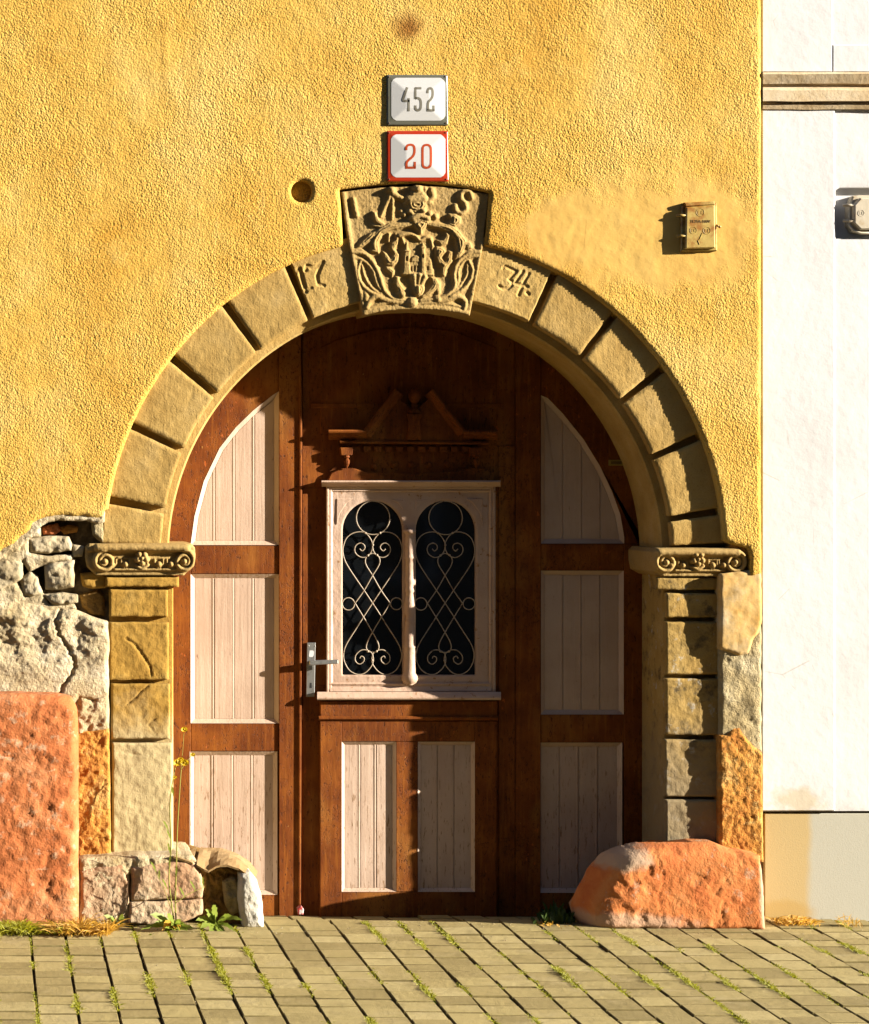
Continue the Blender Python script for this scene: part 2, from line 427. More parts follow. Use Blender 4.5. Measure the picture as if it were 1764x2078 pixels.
def mat_plain(name, c, rough=.5, metal=0.0, spec=.4, var=.25, bump=.0, sc_=30, c2=None, thr=(.5, .7)):
    s = Mt(name); k = s.mix(s.step(s.noise(sc_, 4, .6), thr[0], thr[1], 0, 1.0 if c2 else var), c, c2 if c2 else tuple(x*.4 for x in c))
    h = s.math('MULTIPLY', s.noise(sc_*3, 3, .6), bump) if bump else None
    return s.done(k, rough, h, metal, spec)
def mat_paver():
    s = Mt('concrete_paver'); r = s.rnd()
    c = s.ramp(r, [(0, (.34, .265, .105)), (.3, (.45, .355, .145)), (.65, (.51, .41, .17)), (1, (.58, .475, .22))])
    c = s.mix(s.step(s.noise(9, 5, .65), .45, .7, 0, .45), c, (.28, .22, .08))
    c = s.mix(s.step(s.noise(4, 5, .7, s.mapped(1, 1, 1, (8, 1, 5))), .52, .68, 0, .6), c, (.54, .44, .22))
    c = s.mix(s.step(s.noise(240, 2, .6), .58, .72, 0, .5), c, (.15, .125, .05))
    c = s.mix(s.step(s.noise(300, 2, .6, s.mapped(1, 1, 1, (3, 3, 3))), .64, .74, 0, .6), c, (.55, .48, .30))
    h = s.math('ADD', s.math('MULTIPLY', s.noise(260, 3, .7), .0016), s.math('MULTIPLY', s.noise(30, 3, .6), .0035))
    return s.done(c, .88, h, spec=.2)
def mat_white():
    s = Mt('white_plaster'); c = s.ramp(s.noise(2.2, 4, .6), [(.3, (.72, .71, .71)), (.6, (.78, .775, .78))])
    c = s.mix(s.step(s.noise(14, 5, .7), .58, .75, 0, .25), c, (.62, .58, .52))
    d = s.blob(1620, 1622, .10, .05, 16, .9, y=.05); c = s.mix(s.math('MULTIPLY', d, .65), c, (.62, .50, .30))
    ck = s.math('MULTIPLY', s.step(s.vor(3.2, 'DISTANCE_TO_EDGE', s.mapped(1, 1, .7)), .0, .006, 1, 0), s.step(s.noise(5, 4, .6), .56, .64)); c = s.mix(s.math('MULTIPLY', ck, .5), c, (.40, .34, .26))
    h = s.math('ADD', s.math('MULTIPLY', s.noise(26, 4, .55), .0016), s.math('MULTIPLY', s.noise(4, 3, .5), .004))
    return s.done(c, .9, h, spec=.15, alb=.61)
M_STUC = mat_stucco()
M_STONE = mat_sandstone('sandstone', (.47, .295, .085), (.58, .385, .125), (.66, .46, .18))
M_STONE_L = mat_sandstone('sandstone_pier', (.43, .24, .045), (.52, .31, .065), (.56, .38, .12), base=(.95, 1.25, (.60, .50, .28)))
M_STONE_R = mat_sandstone('sandstone_grimy', (.40, .25, .07), (.48, .32, .10), (.54, .38, .14), grime=.85, base=(.75, 1.25, (.30, .24, .15)))
M_CARVE = mat_sandstone('carved_sandstone', (.42, .27, .09), (.51, .345, .13), (.58, .41, .175))
M_BROWN = mat_brown(); M_PINK = mat_pink(); M_WORN = mat_worn_pink()
M_WHITE = mat_white()
M_LEDGE = mat_render('weathered_ledge', (.64, .44, .22), (.74, .58, .36), (.80, .68, .50), .002, 40)
M_CREAM = None
M_RED = mat_render('red_plinth_render', (.50, .14, .045), (.60, .20, .070), (.66, .29, .13), .006, 34, pale=(.70, .44, .27))
M_ORANGE = mat_render('orange_render', (.48, .17, .035), (.58, .27, .055), (.64, .37, .12), .012, 42, pale=(.66, .44, .17))
M_TAN = mat_render('smooth_tan_plaster', (.68, .38, .10), (.70, .47, .19), (.66, .53, .34), .002, 26)
M_MORTAR = mat_render('pale_mortar', (.48, .36, .18), (.62, .50, .31), (.74, .65, .48), .010, 85)
M_GREYM = mat_render('grey_mortar', (.40, .30, .14), (.50, .40, .22), (.58, .49, .31), .010, 75)
M_ROCK = mat_render('rubble_stone', (.40, .31, .17), (.52, .43, .28), (.60, .52, .37), .006, 30)
M_PINKROCK = mat_render('pink_sandstone', (.46, .23, .12), (.56, .38, .23), (.62, .50, .34), .006, 40)
M_DIRT = mat_render('crumbling_earth', (.22, .12, .035), (.36, .21, .06), (.46, .30, .11), .012, 50)
M_DARKCORE = mat_render('wall_core', (.16, .11, .06), (.22, .16, .09), (.30, .23, .14), .012, 26)
M_SHELL = mat_render('white_limewash', (.66, .60, .48), (.74, .70, .60), (.78, .75, .68), .005, 40)
M_CAP = mat_render('tan_cap', (.34, .21, .09), (.40, .26, .12), (.45, .31, .16), .002, 30)
M_IRON = mat_plain('painted_iron', (.50, .40, .29), .5, .0, .4, c2=(.22, .12, .06), sc_=45, thr=(.55, .7))
M_ALU = mat_plain('dull_aluminium', (.52, .52, .50), .42, .85, .5, var=.4, sc_=60)
M_BLACK = mat_plain('keyhole_black', (.01, .01, .01), .8)
M_GLASS = mat_plain('dark_glass', (.006, .007, .008), .06, 0, .5, var=0)
M_GREYE = mat_plain('grey_enamel', (.15, .15, .115), .25, 0, .5, c2=(.12, .06, .03), sc_=22, thr=(.62, .78))
M_REDE = mat_plain('red_enamel', (.50, .035, .008), .25, 0, .5, c2=(.40, .05, .015), sc_=22)
M_WHITEE = mat_plain('white_enamel', (.72, .72, .71), .25, 0, .5, var=.03)
M_BOXY = mat_plain('painted_box', (.56, .40, .10), .45, 0, .4, c2=(.36, .15, .015), sc_=16, bump=.0008, thr=(.42, .62))
M_BOXW = mat_plain('cream_box', (.66, .58, .44), .45, 0, .4, c2=(.54, .42, .26), sc_=16, bump=.0006, thr=(.5, .7))
M_BRASS = mat_plain('brass_plate', (.42, .30, .05), .4, .3, .5, sc_=40)
M_BED = mat_render('joint_dirt', (.035, .028, .018), (.05, .04, .025), (.07, .055, .035), .004, 60)
M_PAVER = mat_paver(); M_PEDGE = mat_render('paver_edge_dark', (.14, .105, .045), (.20, .155, .06), (.30, .24, .10), .002, 80)  # darker tone for the sides and bevels of the pavers
def mat_leaf(name, c, c2, tr=.35):
    s = Mt(name); k = s.mix(s.noise(60, 3, .6), c, c2); k = s.mix(s.math('MULTIPLY', s.rnd(), .3), k, tuple(x*.7 for x in c))
    s.done(k, .55, spec=.3)
    t = s.n('ShaderNodeBsdfTranslucent'); s.l(k, t.inputs[0]); mx = s.n('ShaderNodeMixShader'); mx.inputs[0].default_value = tr
    s.l(s.b.outputs[0], mx.inputs[1]); s.l(t.outputs[0], mx.inputs[2])
    s.l(mx.outputs[0], s.t.nodes['Material Output'].inputs[0]); return s.m
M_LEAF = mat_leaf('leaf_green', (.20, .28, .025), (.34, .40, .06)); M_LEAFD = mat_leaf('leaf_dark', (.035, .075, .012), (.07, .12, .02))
M_STEM = mat_leaf('stem_green', (.34, .38, .05), (.44, .36, .07)); M_PETAL = mat_leaf('petal_yellow', (.75, .50, .01), (.80, .60, .02))
M_MOSS = mat_leaf('moss', (.28, .31, .015), (.48, .42, .02)); M_DRY = mat_leaf('dry_grass', (.62, .40, .05), (.70, .34, .04))
def mat_cream():
    s = Mt('cream_plinth'); x = s.xyz()
    edge = s.math('ADD', x[0], s.math('MULTIPLY', s.noise(5, 3, .5), .05)); XB = W(1650, 1750, .06)[0]
    c = s.mix(s.step(edge, XB-.012, XB+.03), (.56, .42, .20), (.52, .50, .41))
    d = s.blob(1590, 1850, .12, .05, 9, .5, y=.06); c = s.mix(s.math('MULTIPLY', d, .6), c, (.52, .34, .10))
    c = s.mix(s.step(s.noise(160, 2, .6), .55, .75, 0, .25), c, (.40, .33, .22))
    return s.done(c, .9, s.math('MULTIPLY', s.noise(200, 2, .6), .0006), spec=.15)
M_CREAM = mat_cream()

# ------------------------------------------------------------------ ground and pavement
gnd = build('ground', [(-300, -300, -.10), (300, -300, -.10), (300, 300, -.10), (-300, 300, -.10)], [(0, 1, 2, 3)],
            mat_render('street_ground', (.07, .065, .055), (.085, .078, .066), (.10, .09, .075), .004, 40)); tag(gnd, kind='structure')
pave = build('pavement', [(-1.2, -3.2, -.016), (5.2, -3.2, -.016), (5.2, 0, -.016), (-1.2, 0, -.016), (-1.2, .6, -.076), (5.2, .6, -.076)], [(0, 1, 2, 3), (3, 2, 5, 4)], M_BED); tag(pave, kind='structure')

# ------------------------------------------------------------------ added unseen house behind the viewer: blocks sky light, darkens the doorway
M_OPP = mat_render('sky_blocker_plaster', (.20, .17, .14), (.24, .205, .165), (.28, .24, .19), .002, 20)
opp = thing('sky_blocker_house', 'unseen house added behind the viewer to block sky light', 'house', (2, -11.4, 0))
b = MB(); b.box(-40, 27.5, -18, -11, -.05, 11.5); b.build('wall', M_OPP, opp)
build('roof', [(-40.3, -10.7, 11.5), (27.8, -10.7, 11.5), (27.8, -14.5, 14.2), (-40.3, -14.5, 14.2), (-40.3, -18.3, 11.5), (27.8, -18.3, 11.5)], [(0, 1, 2, 3), (3, 2, 5, 4), (0, 3, 4), (1, 5, 2), (0, 4, 5, 1)], mat_render('roof_tile', (.14, .06, .035), (.18, .08, .045), (.22, .10, .06), .01, 12), opp)
for fz_ in (1.0, 4.6, 8.2):
    for k in range(12):
        b = MB(); b.box(-21+k*4, -19.8+k*4, -11.02, -10.97, fz_, fz_+1.7); wo = b.build('window', M_WHITE, opp)
        b = MB(); b.box(-20.92+k*4, -19.88+k*4, -10.975, -10.955, fz_+.08, fz_+1.62); b.build('pane', M_GLASS, wo)

# ------------------------------------------------------------------ arch geometry
YR = .085             # face of the arch ring behind the dressed stones
AC = W(842, 1130, YR)
SR = (D+YR)/D/PX
def arc(th, a, b, y=YR):       # angle in degrees, radii in picture units at the ring face -> picture point at depth y
    X = AC[0]+a*SR*math.cos(math.radians(th)); Z = AC[2]+b*SR*math.sin(math.radians(th))
    return inv(X, Z, y)
def pyf(Z):                     # the dressed face sits deeper behind the plaster low down than at the crown
    return np.interp(Z, [1.55, 2.75], [.043, .021])
def outer_pt(th, y=0.0):        # plaster edge
    return (842+629*math.cos(math.radians(th)), 1130-649*math.sin(math.radians(th)))

# ------------------------------------------------------------------ yellow house
house = thing('house', 'ochre yellow stucco house front around the arched gateway', 'house', W(300, 1872, .1))
wall_px = [(-1000, -900), (1546, -900), (1546, 1000), (1547, 1165), (1522, 1172), (1524, 1135), (1519, 1113), (1484, 1104)]
wall_px += [outer_pt(t) for t in np.arange(3, 77.1, 2.0)]
wall_px += [(988, 470), (994, 391), (960, 383), (920, 376), (880, 372), (845, 370), (800, 372), (760, 375), (720, 379), (690, 384), (694, 440), (697, 492)]
wall_px += [outer_pt(t) for t in np.arange(103.5, 172, 2.0)]
wall_px += [(212, 1035), (211, 1050), (196, 1052), (170, 1047), (150, 1048), (120, 1046), (96, 1049), (78, 1054), (66, 1062), (60, 1078), (42, 1088), (30, 1102), (10, 1112), (0, 1119), (-60, 1150), (-150, 1200), (-220, 1300), (-240, 1420), (-1000, 1420)]
hole = [(613+22*math.cos(t), 388+22*math.sin(t)) for t in np.linspace(0, 2*math.pi, 28, endpoint=False)]
hf('plaster_wall', [wall_px, hole], 0.0, .10, .009, M_STUC, house, r=.012, amps=[(.9, .0022), (.12, .0009), (.035, .0006)], seed=1, warp=(.02, .0016))
hf('hole_bottom', [(613+24*math.cos(t), 388+24*math.sin(t)) for t in np.linspace(0, 2*math.pi, 20, endpoint=False)], .045, .09, .008, M_STUC, house, amps=[(.03, .002)])
b = MB(); x0 = W(-1000, 0)[0]; x1 = W(1546, 0)[0]
XJL = W(352, 0, YR)[0]-.04; XJR = W(1344, 0, YR)[0]+.04
b.box(x0, XJL, .14, .60, -.05, 5.8); b.box(XJR, x1-.012, .14, .60, -.05, 5.8); b.box(XJL, XJR, .14, .60, AC[2]+.515*SR*1000+.10, 5.8)
b.build('wall_core', M_DARKCORE, house)
b = MB(); b.box(XJL-.1, XJR+.1, .60, .66, -.05, 3.4); b.build('light_stop_wall', M_BLACK, house)  # unseen black backing behind the gate, added to stop sky light leaking in
# right strip below the spring: patched plaster beside the right pier
hf('mortar_patch', [(1461, 1290), (1500, 1270), (1548, 1225), (1549, 1530), (1500, 1530), (1461, 1510)], .020, .10, .006, M_GREYM, house, r=.02, amps=[(.10, .006), (.03, .0022)], seed=5, warp=(.02, .003))
hf('plaster_patch', [(1462, 1166), (1500, 1160), (1547, 1158), (1549, 1255), (1543, 1285), (1531, 1300), (1522, 1327), (1500, 1330), (1478, 1322), (1462, 1318)], .004, .10, .007, M_TAN, house, r=.012, amps=[(.15, .004), (.04, .0012)], seed=6, warp=(.02, .003))
hf('plaster_patch', [(1461, 1492), (1476, 1492), (1490, 1480), (1503, 1478), (1512, 1492), (1530, 1512), (1549, 1530), (1551, 1750), (1461, 1750)], .006, .10, .006, M_ORANGE, house, r=.012, amps=[(.10, .004), (.025, .004)], seed=7, warp=(.02, .003))
hf('plaster_chip', [(1484, 1098), (1500, 1092), (1512, 1108), (1524, 1118), (1514, 1128), (1480, 1112)], .022, .09, .005, M_ORANGE, house, r=.008, amps=[(.03, .003)], seed=8, warp=(.01, .003))
# left: plaster fallen off, rubble showing
hf('rubble_core', [(-240, 1020), (240, 1020), (240, 1770), (-240, 1770)], .105, .15, .012, M_DARKCORE, house, r=0, amps=[(.14, .02), (.04, .010)], seed=9)
hf('undercoat', [(-240, 1150), (-150, 1190), (-60, 1140), (0, 1108), (28, 1090), (40, 1076), (56, 1066), (62, 1050), (80, 1040), (120, 1034), (170, 1036), (214, 1036), (213, 1060), (198, 1064), (172, 1056), (150, 1058), (122, 1055), (98, 1060), (82, 1070), (74, 1086), (62, 1094), (50, 1100), (40, 1116), (16, 1126), (0, 1136), (-60, 1170), (-150, 1222), (-240, 1240)], .010, .10, .005, M_MORTAR, house, r=.010, amps=[(.05, .004), (.018, .002)], seed=12, warp=(.012, .004))
hf('mortar_bed', [(-240, 1170), (-150, 1160), (-20, 1120), (12, 1108), (34, 1096), (60, 1064), (84, 1072), (84, 1090), (60, 1094), (58, 1122), (96, 1128), (144, 1126), (150, 1136), (92, 1146), (60, 1160), (46, 1140), (48, 1178), (36, 1180), (52, 1208), (90, 1204), (92, 1210), (100, 1226), (152, 1226), (158, 1240), (-240, 1250)], .022, .10, .006, M_MORTAR, house, r=.02, amps=[(.09, .008), (.025, .002)], seed=10, warp=(.02, .004))
def rock(poly, y, name='stone', m=M_ROCK, sd=0, r=.02, yb=.12, am=.008):
    return hf(name, poly, y, yb, .006, m, house, r=r, amps=[(.07, am), (.02, am*.4)], seed=sd, warp=(.02, .004))
rock([(57, 1093), (100, 1088), (140, 1088), (147, 1104), (146, 1118), (100, 1124), (60, 1124)], .030, sd=20)
rock([(146, 1105), (171, 1108), (169, 1130), (147, 1132)], .045, sd=21, r=.012)
rock([(89, 1147), (118, 1140), (151, 1138), (153, 1168), (150, 1193), (120, 1199), (92, 1198)], .018, sd=22, r=.025)
rock([(0, 1137), (30, 1132), (48, 1142), (46, 1176), (20, 1192), (0, 1200), (-30, 1190), (-34, 1150)], .012, sd=23)
rock([(38, 1174), (60, 1160), (76, 1170), (88, 1204), (66, 1213), (48, 1210)], .020, sd=24)
rock([(88, 1207), (130, 1203), (158, 1207), (159, 1222), (130, 1228), (104, 1227)], .010, sd=25, r=.015)
rock([(163, 1164), (190, 1160), (216, 1166), (217, 1194), (190, 1196), (168, 1190)], .062, 'stone', M_STONE_L, 31, .012, am=.003)
rock([(-130, 1150), (-60, 1142), (-44, 1170), (-60, 1200), (-130, 1205)], .015, sd=26)
rock([(186, 1058), (212, 1056), (213, 1103), (200, 1098), (188, 1086)], .040, 'plaster_lump', M_GREYM, 27, .012)
rock([(118, 1072), (140, 1066), (160, 1070), (158, 1080), (130, 1084)], .075, 'brick_fragment', M_ORANGE, 28, .008)
rock([(84, 1068), (118, 1062), (126, 1076), (112, 1086), (88, 1084)], .070, 'brick_fragment', M_RED, 29, .008)
rock([(160, 1208), (200, 1196), (212, 1206), (213, 1250), (185, 1250), (168, 1232)], .085, 'stone', M_DIRT, 30, .02)
def lumps(px, py):
    X = px/PX; Z = py/PX
    up = np.interp(py, [1240, 1310, 1370, 1420], [1.0, .9, .35, .25])
    a = fbm(X/.17, Z/.13, 5, 41, .52)
    cr = np.abs(px-(132+18*np.sin(py/26.0)+6*pn(py/9., py*0, 3)))
    return .022*a*up-.016*np.exp(-(cr/3.5)**2)
hf('crumbling_render', [(-240, 1238), (-60, 1226), (0, 1220), (40, 1218), (70, 1226), (120, 1232), (150, 1236), (175, 1246), (205, 1256), (219, 1262), (222, 1300), (222, 1412), (190, 1424), (160, 1420), (150, 1440), (-240, 1440)], .002, .10, .005, M_MORTAR, house, r=.03, amps=[(.03, .0016), (.011, .0010)], seed=40, extra=lumps, warp=(.02, .004))
hf('mortar_patch', [(150, 1408), (190, 1418), (220, 1402), (223, 1440), (222, 1482), (200, 1486), (155, 1490)], .012, .10, .006, M_MORTAR, house, r=.02, amps=[(.06, .010), (.02, .005)], seed=44, warp=(.02, .003))
hf('plaster_patch', [(150, 1484), (190, 1482), (222, 1478), (224, 1600), (226, 1750), (150, 1756)], .008, .10, .006, M_ORANGE, house, r=.014, amps=[(.08, .006), (.022, .005)], seed=45, warp=(.02, .0025))
def pl_crack(px, py):
    c = np.abs(px-(147+5*np.sin(py/17.)+4*pn(py/8., py*0+3, 2))); sp = fbm(px/62., py/48., 4, 91)
    return -.006*np.exp(-(c/2.2)**2)*((py > 1500) & (py < 1690))-.004*np.clip((sp-.32)*7, 0, 1)-.010*np.clip((fbm(px/40., py/30., 3, 95)-.1)*5, 0, 1)*np.clip((px-128)/18., 0, 1)
hf('plinth', [(-1000, 1411), (40, 1409), (118, 1412), (146, 1418), (157, 1436), (160, 1480), (161, 1700), (161, 1889), (-1000, 1889)], -.15, .10, .011, M_RED, house, r=.045, amps=[(.35, .006), (.05, .004), (.02, .003)], seed=46, extra=pl_crack, warp=(.04, .002))

# ------------------------------------------------------------------ white neighbouring house
wh = thing('neighbour_house', 'white plastered neighbouring house at the right edge of the picture', 'house', W(1800, 1872, .1))
YW = .045
nic = [(1697, 380), (1860, 380), (1860, 484), (1697, 484)]
hf('plaster_wall', [[(1548, -900), (2900, -900), (2900, 1646), (1720, 1646), (1548, 1647)], nic], YW, .30, .03, M_WHITE, wh, r=.004, amps=[(.8, .003)], seed=60)
b = MB(); X0, _, Z0_ = W(1690, 490, .085); X1, _, Z1_ = W(1870, 370, .085); b.box(X0, X1, .085, .12, Z0_, Z1_); b.build('niche_back', M_WHITE, wh)
def strip(name, poly, y, m=M_WHITE): return prism(name, poly, y, YW+.01, m, wh, .004)
strip('pilaster', rect(1547, 222.5, 1695, 1646), YW-.009)
strip('pilaster', rect(1547, -700, 1690, 146), YW-.009); strip('wall_band', rect(1690.3, 90, 2300, 146), YW-.0092)
def cornice(name, z_prof, xa, xb, m, parent):   # z_prof: list of (py, y) swept along x
    V = []; wob = []
    xs = np.linspace(xa, xb, 60); k = len(z_prof)
    for i, px in enumerate(xs):
        for j, (py, y) in enumerate(z_prof):
            V.append(W(px, py+1.6*float(pn(px/70., j*3.1, 4)), y))
    F = [(i*k+j, i*k+j+1, (i+1)*k+j+1, (i+1)*k+j) for i in range(59) for j in range(k-1)]
    F += [tuple(range(k-1, -1, -1)), tuple(59*k+j for j in range(k))]
    return build(name, V, F, m, parent)
cornice('string_course', [(146, YW+.01), (147, .004), (150, .000), (170, .020), (171, .040), (176, .040), (179, .010), (183, .006), (205, .008), (206.5, .038), (212, .040), (213, .022), (222, .030), (223, YW+.01)], 1549, 2300, M_LEDGE, wh)
b = MB(); X0, _, Zt = W(1553, 1650, .055)
for (pa, pb) in ((1552, 1998), (2000, 2450)):
    prism('plinth_slab', rect(pa, 1651, pb, 1871), .058, .30, M_CREAM, wh, .003)
b.box(W(1548, 0)[0], W(2900, 0)[0], .075, .60, -.05, W(0, 1646, .05)[2]+.01); b.box(W(1548, 0)[0], W(2900, 0)[0], .12, .60, W(0, 1646, .05)[2]-.01, 5.8)
b.build('wall_core', M_DARKCORE, wh)

# ------------------------------------------------------------------ stone portal
portal = thing('stone_portal', 'sandstone arched portal with dated voussoirs and two piers', 'portal', W(842, 1872, .2))
# ring behind the dressed stones (one mesh: face, soffit, outer edge)
V = []; F = []
ths = np.linspace(2.0, 178.0, 89)
for t in ths:
    for (a, bb, y) in ((640, 660, YR), (503, 514, YR), (499, 510, YR+.012), (499, 510, .47)):
        X = AC[0]+a*SR*math.cos(math.radians(t)); Z = AC[2]+bb*SR*math.sin(math.radians(t))
        V.append((X, y, Z))
for i in range(len(ths)-1):
    for j in range(3): F.append((i*4+j, i*4+j+1, (i+1)*4+j+1, (i+1)*4+j))
build('arch_ring', V, F, M_STONE, portal)
def vous(t0, t1, name='voussoir', carve=None, step=.007, sd=0, bot=None, m=M_STONE):
    g = .56 # half joint, degrees
    a0, a1 = t0+g, t1-g
    inn = [arc(t, 517, 528, YR-.02) for t in np.linspace(a0, a1, 9)]; out = [arc(t, 640, 660, YR-.02) for t in np.linspace(a1, a0, 9)]
    P = inn+out
    if bot is not None: P = [(x, min(y, bot)) for x, y in P]
    return hf2(name, P, step, m, sd, carve)
def hf2(name, P, step, m, sd, carve):
    y0 = .05
    Q = [inv(*(lambda w_: (w_[0], w_[2]))(W(x, y, YR-.02)), y0) for x, y in P]
    return hf(name, Q, y0, YR+.02, step, m, portal, r=.005, amps=[(.12, .0014), (.03, .0008)], seed=sd, extra=carve,
              yfun=lambda X, Z: pyf(Z)-y0, warp=(.015, .0013))
fz = lambda pts: [((c0+x/2.151)*.7056, (680+y/2.151)*.7056) for c0 in (280,) for x, y in pts]
fr = lambda pts: [((1350+x/2.075)*.7056, (680+y/2.075)*.7056) for x, y in pts]
L = lambda f, pts, r: (f(pts), r, -.0012, 1)
S17 = [L(fz, [(1222, 222), (1245, 205), (1284, 345)], (4.6, 5.2)), L(fz, [(1262, 340), (1320, 322)], 3.4),
       L(fz, [(1284, 212), (1290, 186), (1318, 196), (1345, 194), (1390, 162)], 4.8), L(fz, [(1385, 168), (1352, 245), (1362, 300), (1398, 308)], (5.0, 3.6))]
S34 = [L(fr, [(192, 192), (205, 182), (272, 212), (228, 258)], 3.6), L(fr, [(228, 258), (246, 272), (244, 296), (222, 314), (190, 314), (168, 298)], 3.8),
       L(fr, [(312, 212), (262, 282), (338, 302)], 3.8), L(fr, [(346, 226), (318, 275), (286, 350)], (3.4, 4.4)), L(fr, [(336, 340), (345, 346)], 4.2)]
for k, (a, c) in enumerate(((178.0, 169.9), (169.6, 156.0), (155.8, 141.9), (141.6, 128.2), (127.9, 114.7))):
    vous(min(a, c), max(a, c), sd=70+k)
o17 = vous(100.2, 114.5, carve=lambda p, q: strokes_h(p, q, S17), step=.0026, sd=76); o17['label'] = 'voussoir incised with the numerals 17'
for k, (a, c) in enumerate(((2.0, 8.3), (8.5, 22.4), (22.7, 36.5), (36.8, 49.9), (50.1, 63.4))):
    vous(a, c, sd=80+k)
o34 = vous(63.7, 79.5, carve=lambda p, q: strokes_h(p, q, S34), step=.0026, sd=87); o34['label'] = 'voussoir incised with the numerals 34'

# keystone with the armorial relief
kf = lambda pts: [((900+x/2.94)*.7056, (480+y/2.94)*.7056) for x, y in pts]
key_px = kf([(238, 212), (400, 190), (620, 172), (860, 160), (1080, 165), (1300, 190), (1490, 228), (1470, 400), (1440, 640), (1385, 950), (1322, 1262), (1200, 1232), (1040, 1212), (880, 1204), (720, 1210), (560, 1228), (428, 1258), (385, 1060), (330, 800), (285, 560)])
S = []
def sk(pts, r, h=1.0): S.append((kf(pts), (np.asarray(r)*.24*1.14 if np.ndim(r) else r*.24*1.14), h*1.22/PX))
# letters
sk([(340, 275), (352, 340), (368, 408)], 19, 1.0)
sk([(1338, 262), (1318, 208), (1266, 212), (1246, 258), (1282, 308), (1292, 358), (1252, 392), (1208, 372), (1200, 330)], 19, 1.0)
# crest figure
sk([(660, 195)], 30, 1.2); sk([(655, 235), (615, 325), (572, 420)], (17, 13)); sk([(668, 235), (672, 330), (668, 440)], (17, 12)); sk([(672, 225), (725, 255), (785, 285)], (24, 18))
sk([(880, 185)], 44, 1.0); sk([(850, 232), (915, 232)], 30, 1.0); sk([(815, 280), (870, 275), (930, 270)], 40, .9); sk([(830, 300), (912, 296)], 16, 1.9)
sk([(1000, 205), (1010, 250), (975, 285)], (28, 20)); sk([(945, 190), (950, 250), (1000, 305)], (22, 14)); sk([(935, 300), (985, 300)], 22, .8)
# crown
sk([(838, 440), (900, 420), (965, 440)], 28, 1.3); sk([(815, 375), (850, 410)], (24, 16), 1.2); sk([(925, 375), (915, 405)], (30, 18), 1.2); sk([(980, 402)], 27, 1.2); sk([(1030, 422)], 26, 1.2)
sk([(768, 402)], 18); sk([(742, 374)], 15); sk([(780, 310), (800, 345)], 16)
# helmet
sk([(850, 470), (905, 452), (960, 470)], 15, 1.9); sk([(905, 500), (907, 560)], 12, 2.6)
# mantling: domed leaf shapes
DP = [([(870, 462), (760, 465), (640, 470), (555, 515), (495, 590), (474, 650), (486, 722), (562, 740), (552, 640), (590, 570), (650, 545), (740, 525), (850, 505)], .0165),
      ([(496, 372), (530, 380), (562, 448), (625, 485), (572, 505), (518, 472)], .018), ([(480, 486), (560, 486), (590, 515), (520, 515)], .014),
      ([(575, 518), (480, 556), (415, 620), (345, 694), (420, 684), (485, 642), (545, 590)], .014), ([(410, 625), (470, 640), (450, 672), (405, 660)], .012),
      ([(690, 552), (730, 596), (718, 655), (692, 694), (728, 740), (720, 805), (672, 846), (615, 835), (596, 775), (584, 705), (622, 730), (655, 772), (676, 738), (646, 690), (656, 636), (690, 615)], .0165),
      ([(605, 830), (655, 848), (694, 880), (668, 942), (650, 902), (614, 872)], .014), ([(628, 552), (655, 560), (650, 640), (622, 645)], .015),
      ([(950, 462), (1060, 468), (1160, 486), (1235, 540), (1295, 620), (1290, 690), (1245, 765), (1186, 796), (1212, 705), (1198, 622), (1150, 560), (1060, 525), (960, 505)], .0165),
      ([(1135, 396), (1200, 394), (1250, 428), (1246, 482), (1200, 514), (1126, 492), (1158, 450)], .017),
      ([(1118, 540), (1160, 578), (1134, 655), (1080, 676), (1034, 618), (1090, 616), (1112, 590)], .016),
      ([(1034, 664), (1100, 684), (1126, 720), (1086, 770), (1110, 796), (1146, 704), (1182, 716), (1176, 804), (1134, 854), (1116, 930), (1080, 924), (1082, 860), (1046, 802), (1024, 740)], .0165),
      ([(1262, 615), (1335, 636), (1350, 692), (1296, 704)], .015), ([(990, 640), (1022, 660), (1018, 720), (992, 700)], .012),
      # helmet, torso of the crest figure, collar of the mask
      ([(842, 462), (905, 440), (970, 462), (962, 505), (935, 540), (906, 572), (880, 542), (850, 508)], .021), ([(795, 262), (870, 250), (945, 262), (965, 330), (930, 385), (866, 398), (808, 375), (785, 320)], .0185),
      ([(690, 920), (725, 925), (738, 985), (790, 1050), (800, 1095), (740, 1110), (708, 1060), (690, 990)], .014), ([(985, 925), (1045, 940), (1068, 985), (1050, 1040), (985, 1090), (915, 1120), (905, 1090), (965, 1040), (1005, 990)], .0155),
      ([(850, 1000), (930, 998), (945, 1040), (925, 1085), (890, 1105), (860, 1085), (840, 1040)], .019)]
# ribbon over the shield
sk([(725, 585), (800, 572), (860, 586), (900, 622), (950, 600), (990, 605)], (18, 16), 1.6)
sk([(745, 590), (768, 650)], 14, 1.5); sk([(992, 610), (1006, 670)], 14, 1.5)
# mask below the shield
for px_ in ((850, 925, 862, 1000), (898, 918, 890, 1000), (940, 930, 912, 1000)): sk([(px_[0], px_[1]), (px_[2], px_[3])], (26, 14), 1.2)
sk([(868, 1036)], 9, 3.2); sk([(908, 1036)], 9, 3.2); sk([(872, 1078), (904, 1078)], 8, 3.0); sk([(885, 1020), (885, 1062)], 12, 4.2); sk([(750, 1078)], 36, .9)
sk([(1050, 1000), (1060, 1100)], (26, 16), .7)
